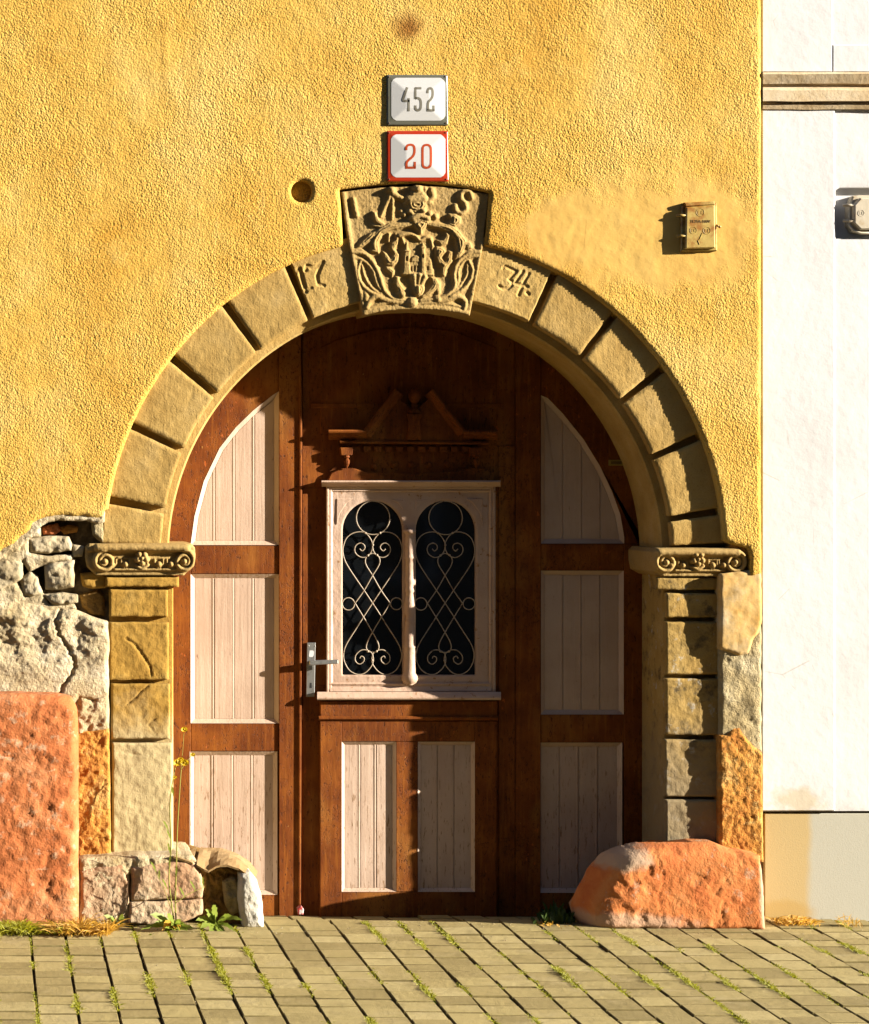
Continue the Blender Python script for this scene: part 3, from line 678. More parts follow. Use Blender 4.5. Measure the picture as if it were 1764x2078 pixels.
# palm scrolls
sk([(330, 725), (430, 735), (510, 815), (560, 920), (600, 1040), (680, 1115), (830, 1140)], 17, 1.1); sk([(345, 770), (420, 790), (500, 870), (545, 1000), (620, 1090)], 14, 1.0); sk([(335, 700), (400, 700), (470, 745), (540, 850)], 12)
sk([(402, 795), (378, 885), (405, 985), (480, 1060), (570, 1095)], (12, 18), 1.1); sk([(412, 830), (440, 935), (505, 1030), (600, 1095)], (9, 14), 1.0)
sk([(452, 1190), (480, 1130), (540, 1100), (620, 1128), (740, 1150), (835, 1150)], (24, 20), 1.0); sk([(440, 1060), (450, 1120)], (18, 28), .8); sk([(480, 1190), (620, 1150), (700, 1165)], 14)
sk([(1405, 718), (1310, 738), (1225, 805), (1192, 910), (1200, 1000), (1150, 1070), (1060, 1112), (910, 1135)], 17, 1.1); sk([(1395, 750), (1300, 775), (1232, 860), (1225, 990), (1160, 1085)], 14, 1.0)
sk([(1318, 795), (1348, 880), (1318, 975), (1250, 1045), (1160, 1095)], (12, 18), 1.1); sk([(1302, 800), (1300, 905), (1245, 1000), (1180, 1065)], (9, 14), 1.0)
sk([(1278, 1205), (1285, 1140), (1225, 1100), (1120, 1130), (990, 1150), (885, 1160)], (20, 18), 1.0); sk([(1270, 1190), (1130, 1160), (1060, 1180)], 13)
sk([(835, 1150)], 46, .8); sk([(1050, 1120)], 34, .8)
# rim
sk([(252, 225), (300, 560), (345, 810), (398, 1060), (445, 1235)], 24, .6); sk([(1428, 660), (1372, 960), (1312, 1235)], 22, .6); sk([(440, 1236), (560, 1214), (720, 1196), (880, 1190), (1040, 1198), (1200, 1216), (1312, 1242)], 24, .8)
PL = [(kf([(742, 600), (985, 605), (1010, 660), (1002, 790), (1022, 922), (746, 910), (766, 700)]), .0065),
      (kf([(815, 805), (912, 802), (912, 905), (812, 902)]), .0105), (kf([(945, 806), (1000, 808), (1010, 914), (945, 910)]), .0105),
      (kf([(772, 716), (812, 716), (818, 903), (760, 900)]), .0150), (kf([(766, 704), (818, 704), (818, 720), (766, 720)]), .0185),
      (kf([(779, 668), (800, 668), (804, 706), (774, 706)]), .0155), (kf([(789, 622), (802, 670), (776, 670)]), .0150),
      (kf([(910, 690), (942, 690), (948, 912), (908, 910)]), .0165), (kf([(902, 672), (950, 672), (946, 694), (906, 694)]), .0190), (kf([(925, 640), (942, 674), (908, 674)]), .0165),
      (kf([(826, 804), (832, 772), (850, 752), (872, 748), (892, 758), (906, 782), (908, 804)]), .0125),
      (kf([(752, 892), (1018, 904), (1022, 924), (748, 912)]), .0145), (kf([(958, 762), (990, 764), (994, 808), (954, 806)]), .0085)]
def crest_h(p, q):
    h = strokes_h(p, q, S)
    for poly, hh in DP:
        P_ = np.array(kf(poly)); m = (p > P_[:, 0].min()-1) & (p < P_[:, 0].max()+1) & (q > P_[:, 1].min()-1) & (q < P_[:, 1].max()+1)
        sdv, _, _ = sdist([P_], p[m], q[m]); rib = 1-.16*np.cos(sdv*1.15)
        h[m] = np.maximum(h[m], hh*np.sqrt(np.clip(sdv/5.5, 0, 1))*rib*(sdv > 0))
    for poly, hh in PL:
        P_ = np.array(poly); m = (p > P_[:, 0].min()-2) & (p < P_[:, 0].max()+2) & (q > P_[:, 1].min()-2) & (q < P_[:, 1].max()+2)
        sdv, _, _ = sdist([P_], p[m], q[m]); h[m] = np.maximum(h[m], hh*np.clip(sdv/1.1+.3, 0, 1))
    for (a, b_, c, d) in ((822, 842, 838, 884), (848, 836, 864, 890), (876, 836, 893, 890), (956, 840, 974, 878), (780, 760, 796, 796), (918, 740, 934, 770)):
        (u0, v0), (u1, v1) = kf([(a, b_), (c, d)]); h = np.where((p > u0) & (p < u1) & (q > v0) & (q < v1), .003, h)
    def blur(z, n):
        for _ in range(2):
            for ax in (0, 1):
                c = np.cumsum(np.concatenate([np.repeat(np.take(z, [0], ax), n+1, ax), z, np.repeat(np.take(z, [-1], ax), n, ax)], ax), ax)
                z = (np.take(c, range(2*n+1, c.shape[ax]), ax)-np.take(c, range(0, c.shape[ax]-2*n-1), ax))/(2*n+1)
        return z
    fill = blur(h, 3)                       # stone left standing between the raised forms
    h = np.maximum(h, fill*.88)
    worn = blur(h, 1); X = p/PX; Z = q/PX
    return (.82*h+.18*worn)*1.0+.0009*fbm(X/.012, Z/.012, 3, 77)
YK = .018
keyo = hf('keystone', key_px, YK, .20, .0022, M_CARVE, portal, r=.004, amps=[(.15, .0015), (.02, .0007)], seed=90, extra=crest_h, warp=(.02, .0015))
keyo['label'] = 'keystone carved with a crowned coat of arms and a castle shield'

# piers
CRK = [([(256, 1296), (272, 1306), (290, 1330), (304, 1352), (308, 1372)], 2.2, -.0030, 1), ([(308, 1370), (282, 1376), (240, 1378)], 2.0, -.0020, 1), ([(302, 1392), (288, 1402), (276, 1416), (258, 1430)], 2.0, -.0026, 1), ([(318, 1492), (300, 1470), (322, 1455)], 1.6, -.0020, 1), ([(252, 1526), (290, 1534), (330, 1518)], 1.6, -.0016, 1)]
def pier(xa, xb, inner_left, blocks, m, sd):
    # core: front strip + reveal
    P = [(xa, 1120), (xb, 1120), (xb, 1874), (xa, 1874)]
    prism('pier_core', P, YR, .47, m, portal, .006)
    for k, (t, bt, xx0, xx1) in enumerate(blocks):
        hf('pier_block', [(xx0, t), (xx1, t), (xx1, bt), (xx0, bt)], .048, YR+.01, .0055, m, portal, r=.007, amps=[(.12, .003), (.03, .0015)], seed=sd+k, warp=(.02, .002), extra=lambda p, q: strokes_h(p, q, CRK))
pier(222, 352, False, [(1170, 1191, 214, 364), (1197, 1252, 222, 341), (1263, 1380, 222, 343), (1388, 1500, 226, 345), (1508, 1736, 228, 350)], M_STONE_L, 100)
pier(1346, 1480, True, [(1172, 1197, 1332, 1474), (1204, 1253, 1353, 1474), (1262, 1369, 1352, 1474), (1377, 1492, 1352, 1474), (1501, 1617, 1350, 1474), (1623, 1722, 1352, 1474)], M_STONE_R, 110)

# capitals
def capital(xl, xr, yt, yb_, vl, vr, vy, fx, m, sd, body_r):
    yf = .012
    root = hf('capital', [(xl, yt+8), (xl+8, yt), (xr-10, yt-1), (xr-2, yt+8), (xr, yt+24), (xr-4, yt+46), (xr-24, yb_), (xl+22, yb_), (xl+4, yt+48), (xl, yt+28)], yf+.012, .42, .0032, m, portal, r=.014,
              amps=[(.08, .0015), (.02, .0008)], seed=sd, extra=lambda p, q: caph(p, q, xl, xr, yt, yb_, vl, vr, vy, fx))
    return root
def caph(p, q, xl, xr, yt, yb_, vl, vr, vy, fx):
    S = []; k = 1/PX
    def a(pts, r, h=1.0): S.append((pts, r, h*k))
    # roll along the top running into the two volutes
    a([(vl-14, yt+9), (0.5*(xl+xr), yt+8), (vr+4, yt+9)], 8.5, 1.1)
    def spiral(cx_, dirn):
        pts = [(cx_+dirn*0, vy-22)]
        for t in np.linspace(0, 3.6*math.pi, 30):
            r = 22*(1-t/(3.6*math.pi)*.80); pts.append((cx_+dirn*r*math.sin(t), vy-r*math.cos(t)))
        a(pts[1:], (5.6, 3.6), 1.5)
        a([(cx_, vy)], 6.0, 1.9)
    spiral(vl, -1); spiral(vr, 1)
    a([(vl+24, yt+18), (vr-26, yt+18)], 2.2, 1.0); a([(vl+26, vy-6), (vr-30, vy-6)], 2.4, .9)
    n = 5
    for i in range(n):
        t = i*2*math.pi/n+.3; a([(fx+9*math.cos(t), vy-6+9*math.sin(t)*.95)], 7.2, 1.6)
    a([(fx, vy-6)], 5.0, 2.6)
    for e in (-2.0, -1.0, 1.05, 1.95):
        ex = fx+e*(vr-vl)*.17+(6 if e > 0 else -6)
        a([(ex, vy+6)], 6.2, 1.3)
        a([(ex-8.5, vy-3), (ex-8, vy+6), (ex-2, vy+13)], 2.2, 1.6); a([(ex+8.5, vy-3), (ex+8, vy+6), (ex+2, vy+13)], 2.2, 1.6)
    a([(fx-10, vy+9), (fx, vy+14), (fx+12, vy+8)], 4.0, 1.4)
    a([(vl+20, vy+17), (vr-20, vy+17)], 3.0, 1.0)
    h = strokes_h(p, q, S)
    edge = np.clip((q-(yt+15))/3., 0, 1)*np.clip((yb_-q)/4., 0, 1)
    return h*1.3-.009*edge+np.where(q > vy+19, -.004, 0)
capital(173, 398, 1103, 1168, 213, 374, 1139, 288, M_CARVE, 120, 1)
capital(1326, 1520, 1112, 1170, 1352, 1492, 1141, 1416, M_CARVE, 130, -1)

# ------------------------------------------------------------------ guard stones
gr = thing('guard_stone', 'squat orange red rendered guard stone with cracked front under the right pier', 'guard stone', W(1350, 1884, -.1))
def gcrack(p, q):
    c = np.abs(p-(1342+5*np.sin(q/14.)+4*pn(q/9., q*0+1, 6))); return -.005*np.exp(-(c/1.2)**2)*(q > 1735)
def gshear(V):      # the stone turns with the reveal: its left flank runs back into the gateway
    px_, _ = inv(V[:, 0], V[:, 2], -.14); lf = np.clip((1420-px_)/230., 0, 1); V[:, 0] += .22*(V[:, 1]+.14)*lf; V[:, 2] *= 1-.8*np.clip(V[:, 1]/.40, 0, 1)*lf; return V
def gshape(p, q):
    xl = np.interp(q, [1712, 1722, 1738, 1768, 1812, 1850, 1890], [1300, 1256, 1222, 1196, 1175, 1163, 1163])
    tl = np.clip(1-(p-xl)/92., 0, 1); tt = np.clip(1-(q-1714)/46., 0, 1)*np.clip((1560-p)/60., 0, 1)
    return gcrack(p, q)-.16*tl**2.3-.075*tt**2.2-.004*np.clip((fbm(p/55., q/42., 4, 93)-.32)*7, 0, 1)
hf('body', [(1180, 1887), (1166, 1874), (1163, 1850), (1175, 1812), (1196, 1768), (1222, 1738), (1256, 1722), (1340, 1716), (1460, 1716), (1500, 1730), (1547, 1738), (1553, 1800), (1555, 1888)], -.14, .30, .007,
   None, gr, r=.022, shear=gshear, amps=[(.2, .005), (.05, .002), (.02, .0010)], seed=140, extra=gshape, warp=(.03, .003))
def mat_guard():
    s = Mt('guard_stone_render'); a = s.noise(7, 5, .65)
    c = s.ramp(a, [(.3, (.55, .145, .045)), (.5, (.65, .215, .065)), (.7, (.71, .315, .115))])
    p = s.math('MAXIMUM', s.blob(1262, 1738, .12, .05, 14, .8, y=-.1), s.math('MULTIPLY', s.step(s.noise(13, 5, .7), .58, .66), .6))
    p = s.math('MAXIMUM', p, s.math('MULTIPLY', s.blob(1250, 1880, .3, .05, 14, .8, y=-.14), .8))
    p = s.math('MAXIMUM', p, s.math('MULTIPLY', s.blob(1550, 1800, .03, .2, 14, .6, y=-.1), .9))
    c = s.mix(s.math('MULTIPLY', p, .85), c, (.56, .43, .30))
    h = s.math('ADD', s.math('MULTIPLY', s.noise(34, 4, .6), .0036), s.math('MULTIPLY', s.noise(110, 3, .6), .003))
    return s.done(c, .93, h, spec=.1)
for ch in gr.children: ch.data.materials.clear(); ch.data.materials.append(mat_guard())

gl = thing('guard_stone', 'broken guard stone of pinkish blocks and white shell under the left pier', 'guard stone', W(340, 1884, -.1))
def gs(name, poly, y, m, sd, r=.025, am=.008, yb=.30, ex=None, yf=None, wp=.004):
    return hf(name, poly, y, yb, .0055, m, gl, r=r, amps=[(.08, am), (.022, am*.45)], seed=sd, warp=(.02, wp), extra=ex, yfun=yf)
gs('stone', [(164, 1766), (210, 1757), (252, 1754), (262, 1790), (263, 1822), (256, 1860), (210, 1872), (164, 1874)], -.088, M_PINKROCK, 150, r=.014, am=.005)
gs('stone', [(265, 1760), (320, 1751), (392, 1747), (408, 1772), (415, 1800), (413, 1824), (340, 1828), (266, 1830)], -.092, M_PINKROCK, 151, r=.020, am=.005)
gs('stone', [(264, 1832), (340, 1830), (413, 1826), (412, 1856), (370, 1874), (320, 1881), (260, 1874)], -.094, M_PINKROCK, 152, r=.014, am=.005)
gs('mortar_fill', [(160, 1744), (240, 1738), (360, 1736), (392, 1738), (402, 1750), (300, 1766), (264, 1776), (262, 1884), (160, 1884)], -.083, M_MORTAR, 153, r=.025, am=.008)
gs('rubble_fill', [(396, 1746), (440, 1758), (492, 1764), (496, 1884), (400, 1884)], -.035, M_DIRT, 154, r=.02, am=.022, yb=.4)
gs('stone', [(452, 1790), (478, 1778), (490, 1800), (488, 1850), (470, 1862), (456, 1830)], -.065, M_GREYM, 155, r=.02, am=.012)
gs('lime_shell', [(486, 1774), (510, 1772), (522, 1790), (531, 1815), (536, 1845), (537, 1886), (494, 1886), (484, 1830)], -.115, M_SHELL, 156, r=.035, am=.004, yb=.36)
# curved cap: a shell slab rising towards the gate
capx = np.linspace(0, 1, 22); V = []; F = []; nv = 12
for i, u in enumerate(capx):
    for j in range(nv):
        v = j/(nv-1)
        # lower (broken) edge -> upper back edge
        lo = np.interp(u, [0, .18, .30, .42, .55, .68, .8, .92, 1], [1737, 1748, 1756, 1768, 1757, 1757, 1762, 1774, 1786]); xl_ = np.interp(u, [0, 1], [352, 517])
        hi = np.interp(u, [0, .3, .55, .75, .9, 1], [1727, 1719, 1721, 1731, 1748, 1770]); xh = np.interp(u, [0, 1], [362, 523])
        y = -.095+.33*v; px_ = xl_+(xh-xl_)*v; py_ = lo+(hi-lo)*(1-(1-v)**1.6)
        X, Y, Z = W(px_, py_, y); V.append((X, Y, Z+.004*float(pn(u*9, v*5, 8))+.004*float(pn(u*3, v*2, 18))))
n0 = len(V)
for k in range(n0): V.append((V[k][0], V[k][1]+.003, V[k][2]-.009))
for i in range(21):
    for j in range(nv-1):
        a = i*nv+j
        if i == 5: continue     # the slab has split here
        F.append((a, a+nv, a+nv+1, a+1)); F.append((n0+a, n0+a+1, n0+a+nv+1, n0+a+nv))
    a = i*nv
    if i != 5: F.append((a+nv, a, n0+a, n0+a+nv))
for i in (0, 5, 6, 21):
    for j in range(nv-1): a = i*nv+j; F.append((a, a+1, n0+a+1, n0+a))
build('cap_slab', V, F, M_CAP, gl)
# ------------------------------------------------------------------ gate: two fixed leaves round a wicket door
YG = .392
gate = thing('wooden_gate', 'brown wooden gate surround with pink boarded panels either side of the door', 'gate', W(842, 1850, .42))
def arcrange(x_from, x_to, y=YG, da=8, n=20):
    """points of the arch (slightly inside the masonry) between two picture columns"""
    a = (499+da)*SR; bb = (510+da)*SR; out = []
    for px in np.linspace(x_from, x_to, n):
        X = W(px, 0, y)[0]; k = np.clip((X-AC[0])/a, -1, 1); Z = AC[2]+bb*math.sqrt(1-k*k); out.append(inv(X, Z, y))
    return out
XL_ = inv(W(352, 0, YR)[0]-.012, 0, YG)[0]; XR_ = inv(W(1346, 0, YR)[0]+.012, 0, YG)[0]
def spring(x): return [(x, 1135)]
topL = [(387, 1106), (395, 1047), (414, 976), (446, 909), (479, 867), (514, 833), (553, 802), (566, 794), (566, 1106)]
topR = [(1098, 802), (1112, 808), (1143, 840), (1184, 891), (1218, 946), (1242, 997), (1259, 1044), (1267, 1090), (1267, 1103), (1098, 1103)]
# frames
arcL = arcrange(XL_+.5, 566, n=18)
prism('curved_stile', [(XL_, 1106)]+arcL+[(566, 794)]+topL[:7][::-1], YG, .45, M_BROWN, gate)
arcR = arcrange(1098, XR_-.5, n=18)
prism('curved_stile', [(1098, 802)]+arcR+[(XR_, 1103)]+topR[:9][::-1][:-1], YG, .45, M_BROWN, gate)
prism('stile', rect(XL_, 1106.6, 387, 1860), YG, .45, M_BROWN, gate); prism('stile', rect(1266.5, 1103.6, XR_, 1860), YG, .45, M_BROWN, gate)
prism('stile', [(566.5, 1862), (607, 1862), (611, 1000)]+arcrange(566.5, 611.5, n=6)[::-1], YG-.006, .45, M_BROWN, gate)
prism('stile_bead', [(606, 1862), (611, 1862), (613.5, 900), (612.5, 760), (608, 760)], YG-.014, YG-.004, M_BROWN, gate, .003)
prism('stile', [(1047, 1860), (1097.4, 1860)]+arcrange(1047, 1097.4, n=6)[::-1], YG-.003, .45, M_BROWN, gate)
pl_defs = [
 ('L', topL, 4, [(1106.6, 1165)], None),
 ('L', rect(387, 1165, 566, 1468), 4, [(1468, 1525)], None),
 ('L', rect(385, 1525, 563, 1816), 4, [(1816, 1860)], None),
 ('R', topR, 4, [(1103.6, 1158)], None),
 ('R', rect(1098, 1158, 1266, 1450), 4, [(1450, 1507)], None),
 ('R', rect(1090, 1507, 1263, 1812), 4, [(1812, 1846)], None)]
def clip_poly(poly, xa, xb):
    def half(P, x, keep_gt):
        out = []
        for i in range(len(P)):
            a, b = P[i], P[(i+1) % len(P)]; ia = (a[0] >= x) == keep_gt; ib = (b[0] >= x) == keep_gt
            if ia: out.append(a)
            if ia != ib: t = (x-a[0])/(b[0]-a[0]); out.append((x, a[1]+t*(b[1]-a[1])))
        return out
    P = half(list(poly), xa, True); return half(P, xb, False) if P else P
def panel(root, poly, nb, yfront, yfield, bev_px, name='panel', grooves=None, m=M_PINK):
    """moulding strip, then boards with beaded joints"""
    V, F = bevel_loop(poly, bev_px/PX, yfront-.001, yfield+.004, yfront)
    # a second flat strip makes the moulding a stepped profile
    p = build(name, V, F, m, root)
    P = ccw(Wxz(poly, yfront)); Q = inset(P, (bev_px-2.0)/PX)
    q = [inv(x, z, yfield) for x, z in Q]
    x0 = min(a[0] for a in q); x1 = max(a[0] for a in q)
    cuts = grooves or [x0+(x1-x0)*k/nb for k in range(nb+1)]
    for a, c in zip(cuts[:-1], cuts[1:]):
        jit = rng.uniform(-.0008, .0008)
        R = clip_poly(q, a+.28, c-.28)
        if len(R) > 2:
            prism('board', R, yfield+jit, yfield+.02, m, p, .0022)
            if c < x1-3:
                Rb = clip_poly(q, c-4.2, c-2.2)
                if len(Rb) > 2: prism('bead', Rb, yfield-.0012, yfield+.01, m, p, .0007)
    # panel back
    return p
for side, poly, nb, rails, _ in pl_defs:
    panel(gate, poly, nb, YG, YG+.014, 11)
    for (t, bt) in rails:
        if side == 'L': prism('rail', rect(387.4, t, 566.2, bt), YG+.0012, .45, M_BROWN, gate, .003)
        else: prism('rail', rect(1097.7, t, 1266.2, bt), YG+.0012, .45, M_BROWN, gate, .003)
prism('backing', [(XL_+4, 1860), (612, 1860)]+arcrange(612, XL_+4, .44, 6, 20), .440, .455, M_BROWN, gate, 0)
prism('backing', [(1048, 1860), (XR_-4, 1860)]+arcrange(XR_-4, 1048, .44, 6, 20), .440, .455, M_BROWN, gate, 0)

# ------------------------------------------------------------------ wicket door
YD = .400
door = thing('wicket_door', 'brown wicket door with pediment, twin arched grilled window and two pink panels', 'door', W(830, 1862, .42))
prism('leaf', [(613.8, 990), (1046, 990)]+arcrange(1046, 613.8, YD, 6, 30), YD, .436, M_BROWN, door)
prism('leaf', rect(613.8, 1392, 1046, 1862), YD, .436, M_BROWN, door)
prism('leaf', rect(613.8, 990.3, 690, 1391.7), YD, .436, M_BROWN, door); prism('leaf', rect(970, 990.3, 1046, 1391.7), YD, .436, M_BROWN, door)
prism('stile', rect(1012, 905, 1045.5, 1861.5), YD-.006, YD+.002, M_BROWN, door); 
# upper board with a raised frame
prism('top_panel', [(650, 880), (1008, 880), (1008, 705), (920, 670), (842, 662), (760, 668), (680, 690), (650, 705)], YD-.005, YD+.002, M_BROWN, door, .004)
prism('top_rail', rect(632, 818, 1020, 828), YD-.010, YD, M_BROWN, door, .003)
# pediment
def dz(pts): return [(600+.28*x, 741+.28*y) for x, y in pts]
ped = prism('pediment', dz([(420, 560), (500, 470), (620, 300), (740, 230), (860, 330), (980, 230), (1100, 330), (1230, 480), (1300, 565)]), YD-.028, YD, M_BROWN, door, .002)
def mould(name, P0, P1, prof, parent, m=M_BROWN, ends=True):
    """moulding swept from P0 to P1 (picture points); prof: (offset across, y)"""
    a = np.array(P0, float); c = np.array(P1, float); d = (c-a)/np.linalg.norm(c-a); nrm = np.array([-d[1], d[0]])
    V = []; k = len(prof)
    for q in (a, c):
        for (o_, y) in prof: p = q+nrm*o_; V.append(W(p[0], p[1], y))
    F = [(j, j+1, k+j+1, k+j) for j in range(k-1)]+[tuple(range(k-1, -1, -1)), tuple(range(k, 2*k))]
    return build(name, V, F, m, parent)
cp = [(0, YD), (0, .334), (3, .331), (6, .334), (8, .348), (12, .354), (15, .368), (20, .380), (21, YD)]
mould('cornice', (667, 872), (746, 872), cp, ped); mould('cornice', (941, 873), (1010, 874), cp, ped)
rk = [(-2, YD), (-2, .336), (2, .333), (6, .337), (9, .352), (15, .362), (20, .378), (21, YD)]
mould('raking_cornice', (738, 878), (803, 790), [(o_, y) for o_, y in rk], ped); mould('raking_cornice', (878, 790), (944, 876), rk, ped)
mould('base_moulding', (690, 893.5), (992, 896), [(0, YD), (0, .366), (3, .362), (6, .366), (7, YD)], ped)
X, _, Z = W(841, 892, .376)
def zz(py, y=.376): return W(0, py, y)[2]
V, F = lathe_geo(X, .376, [(zz(838), .030), (zz(834), .034), (zz(830), .026), (zz(826), .012), (zz(822), .016), (zz(819), .010), (zz(814), .020), (zz(806), .028), (zz(798), .027), (zz(791), .016), (zz(787), .004)])
build('finial', V, F, M_BROWN, ped, True); prism('finial_pedestal', dz([(808, 350), (915, 350), (905, 400), (910, 540), (815, 540), (820, 400)]), .356, YD, M_BROWN, ped)
for k in range(12): prism('dentil', rect(716+k*22.2, 906, 730+k*22.2, 917), .378, YD, M_BROWN, ped, .0015)
for k, (x, y) in enumerate(dz([(570, 735), (710, 722), (840, 722), (970, 725), (1100, 720)])):
    V, F = ball_geo(W(x, y, YD-.002), .016, .010, .016); build('boss', V, F, M_BROWN, ped, True)
for bx in (704, 967):
    b = MB(); b.add(*prism_geo([(bx-13, 908), (bx+13, 908), (bx+11, 924), (bx-11, 924)], .360, YD, .002))
    yy = .372; b.add(*lathe_geo(W(bx, 0, yy)[0], yy, [(zz(924, yy), .012), (zz(928, yy), .013), (zz(930, yy), .007), (zz(935, yy), .014), (zz(941, yy), .012), (zz(947, yy), .005), (zz(951, yy), .002)], 10))
    b.build('corbel', M_BROWN, ped)
prism('apron', [(664, 976), (1004, 976), (1004, 960), (985, 950), (958, 948), (930, 956), (842, 962), (745, 958), (715, 949), (690, 951), (672, 960)], YD-.020, YD, M_BROWN, door, .004)

# window
def wz(pts): return [(600+.26*x, 952.6+.26*y) for x, y in pts]
YC = .374
def arch_open(x0, x1, yt, yb_):
    c = (x0+x1)/2; r = (x1-x0)/2; P = [(x0, yb_), (x1, yb_)]
    P += [(c+r*math.cos(t), yt+r-r*math.sin(t)) for t in np.linspace(0, math.pi, 19)]; return P
oL = arch_open(695.5, 818, 1016, 1370); oR = arch_open(844, 965.5, 1016, 1370)
# board with the two openings
casing = hf('window_casing', [rect(672, 996, 994, 1400), oL, oR], YC+.012, YC+.034, .0048, M_WORN, door, r=.004, amps=[(.1, .0012)], seed=170)
casing['label'] = 'worn pink window casing with two arched openings'
fr_prof = [(0, YD), (0, YC+.004), (2, YC), (5, YC), (6.5, YC+.006), (9, YC+.004), (11, YC+.006), (14, YC+.013), (15, YD)]
mould('side_moulding', (662, 1404), (662, 984), fr_prof, casing, M_WORN)
mould('side_moulding', (1006, 984), (1006, 1404), fr_prof, casing, M_WORN)
mould('head_moulding', (664, 986), (1004, 986), [(0, YD), (0, YC), (4, YC+.001), (6, YC+.008), (10, YC+.006), (14, YC+.014), (15, YD)], casing, M_WORN)
mould('head_cornice', (653, 975), (1016, 975), [(0, YD), (0, .344), (3, .340), (5, .344), (7, .352), (11, .362), (12.5, .376), (13, YD)], casing, M_WORN)
mould('bottom_moulding', (670, 1385), (996, 1385), [(0, YD), (0, YC+.008), (3, YC+.002), (8, YC+.008), (12, YC+.004), (18, YC), (19, YD)], casing, M_WORN)
mould('sill', (644, 1404), (1017, 1404), [(0, YD), (0, .362), (4, .354), (8, .346), (12, .342), (15, .344), (16.5, .352), (17, YD)], casing, M_WORN)
for P in (wz([(322, 228), (452, 228), (400, 262), (345, 345), (322, 430)]), wz([(840, 240), (745, 235), (800, 262), (842, 320)]), wz([(940, 240), (1030, 235), (985, 262), (935, 320)]), wz([(1330, 228), (1462, 228), (1462, 430), (1440, 345), (1385, 262)])):
    prism('spandrel', P, YC+.0085, YC+.02, M_WORN, casing, .002)
yy = YC+.006
prof = [(470, 54), (496, 52), (500, 40), (512, 37), (680, 40), (690, 44), (700, 36), (850, 35), (878, 42), (900, 34), (925, 34), (950, 42), (962, 32), (1000, 36), (1060, 43), (1130, 44), (1175, 34), (1188, 43), (1200, 35), (1230, 42), (1370, 45), (1385, 54), (1397, 46), (1590, 52), (1612, 68), (1640, 70), (1665, 58), (1682, 26)]
V, F = lathe_geo(W(600+.26*890, 0, yy)[0], yy, [(W(0, 952.6+.26*a, yy)[2], r_*.26/PX*.95) for a, r_ in prof][::-1], 18)
build('colonnette', V, F, M_WORN, casing, True)
prism('pane', rect(689, 1010, 824, 1376), YC+.0345, YC+.038, M_GLASS, door, 0); prism('pane', rect(838, 1010, 972, 1376), YC+.0345, YC+.038, M_GLASS, door, 0)

# wrought grilles
def grille(dx):
    b = MB(); yg = YC+.016; R = .0023
    def T(pts, r=R, close=False, k=6):
        P = np.array(pts, float); P = catmull(P, k) if not close else P
        Q = np.array([W(600+.26*(x+dx), 952.6+.26*y, yg) for x, y in P]); Q[:, 1] += rng.uniform(-.0015, .0015); b.add(*tube_geo(Q, r, 7, close))
    def circ(cx_, cy_, r): T([(cx_+r*math.cos(t), cy_+r*math.sin(t)) for t in np.linspace(0, 2*math.pi, 30, endpoint=False)], close=True)
    circ(605, 378, 131); circ(412, 1050, 48); circ(788, 1048, 46)
    for s_ in (1, -1):
        f = lambda L: [(601+s_*(x-601), y) for x, y in L]
        T(f([(500, 620), (520, 636), (541, 612), (532, 586), (503, 575), (472, 592), (461, 628), (476, 664), (518, 687), (562, 676), (592, 640), (601, 590), (584, 540), (545, 497), (500, 487), (440, 501), (395, 540), (373, 600), (370, 650), (386, 712), (430, 790), (540, 952), (600, 1042), (665, 1142), (730, 1245), (790, 1338), (820, 1402), (828, 1460), (815, 1515), (780, 1570), (722, 1600), (668, 1592), (622, 1552), (596, 1500), (604, 1440), (642, 1412), (692, 1412), (732, 1450), (735, 1495), (705, 1520), (672, 1500), (668, 1470), (690, 1458), (702, 1475)]))
        T(f([(600, 655), (566, 668), (545, 702), (552, 748), (600, 826), (666, 942), (742, 1050)]))
        T(f([(452, 1025), (535, 1160), (600, 1270), (638, 1340), (650, 1390), (630, 1424), (600, 1428)]))
    for (x, y) in ((545, 496), (660, 496), (603, 590), (565, 672), (636, 669), (565, 1420), (632, 1420), (598, 1490)):
        b.add(*ball_geo(W(600+.26*(x+dx), 952.6+.26*y, yg-.001), .0052, .0052, .0052, 8, 5))
    return b.build('window_grille', M_IRON, door, True)
grille(0); grille(566)

# lower door
prism('band', rect(650, 1423, 1009, 1456), YC+.002, YD, M_BROWN, door, .003)
mould('band_moulding', (647, 1453), (1011, 1453), [(0, YD), (0, .372), (3, .362), (6, .362), (9, .370), (10, YD)], door)
LF = .376
prism('stile', rect(650, 1463.5, 693.5, 1862), LF, YD, M_BROWN, door); prism('stile', rect(964, 1463.5, 1008, 1862), LF, YD, M_BROWN, door)
prism('muntin', rect(804.5, 1505.5, 848, 1810), LF+.001, YD, M_BROWN, door)
prism('rail', rect(693.8, 1463.5, 963.7, 1505), LF+.0012, YD, M_BROWN, door); prism('rail', rect(693.8, 1810.5, 963.7, 1862), LF+.0012, YD, M_BROWN, door)
panel(door, rect(693.6, 1505.2, 804.4, 1810), 3, LF, LF+.014, 9)
panel(door, rect(848.2, 1505.2, 963.8, 1810), 3, LF, LF+.014, 9)

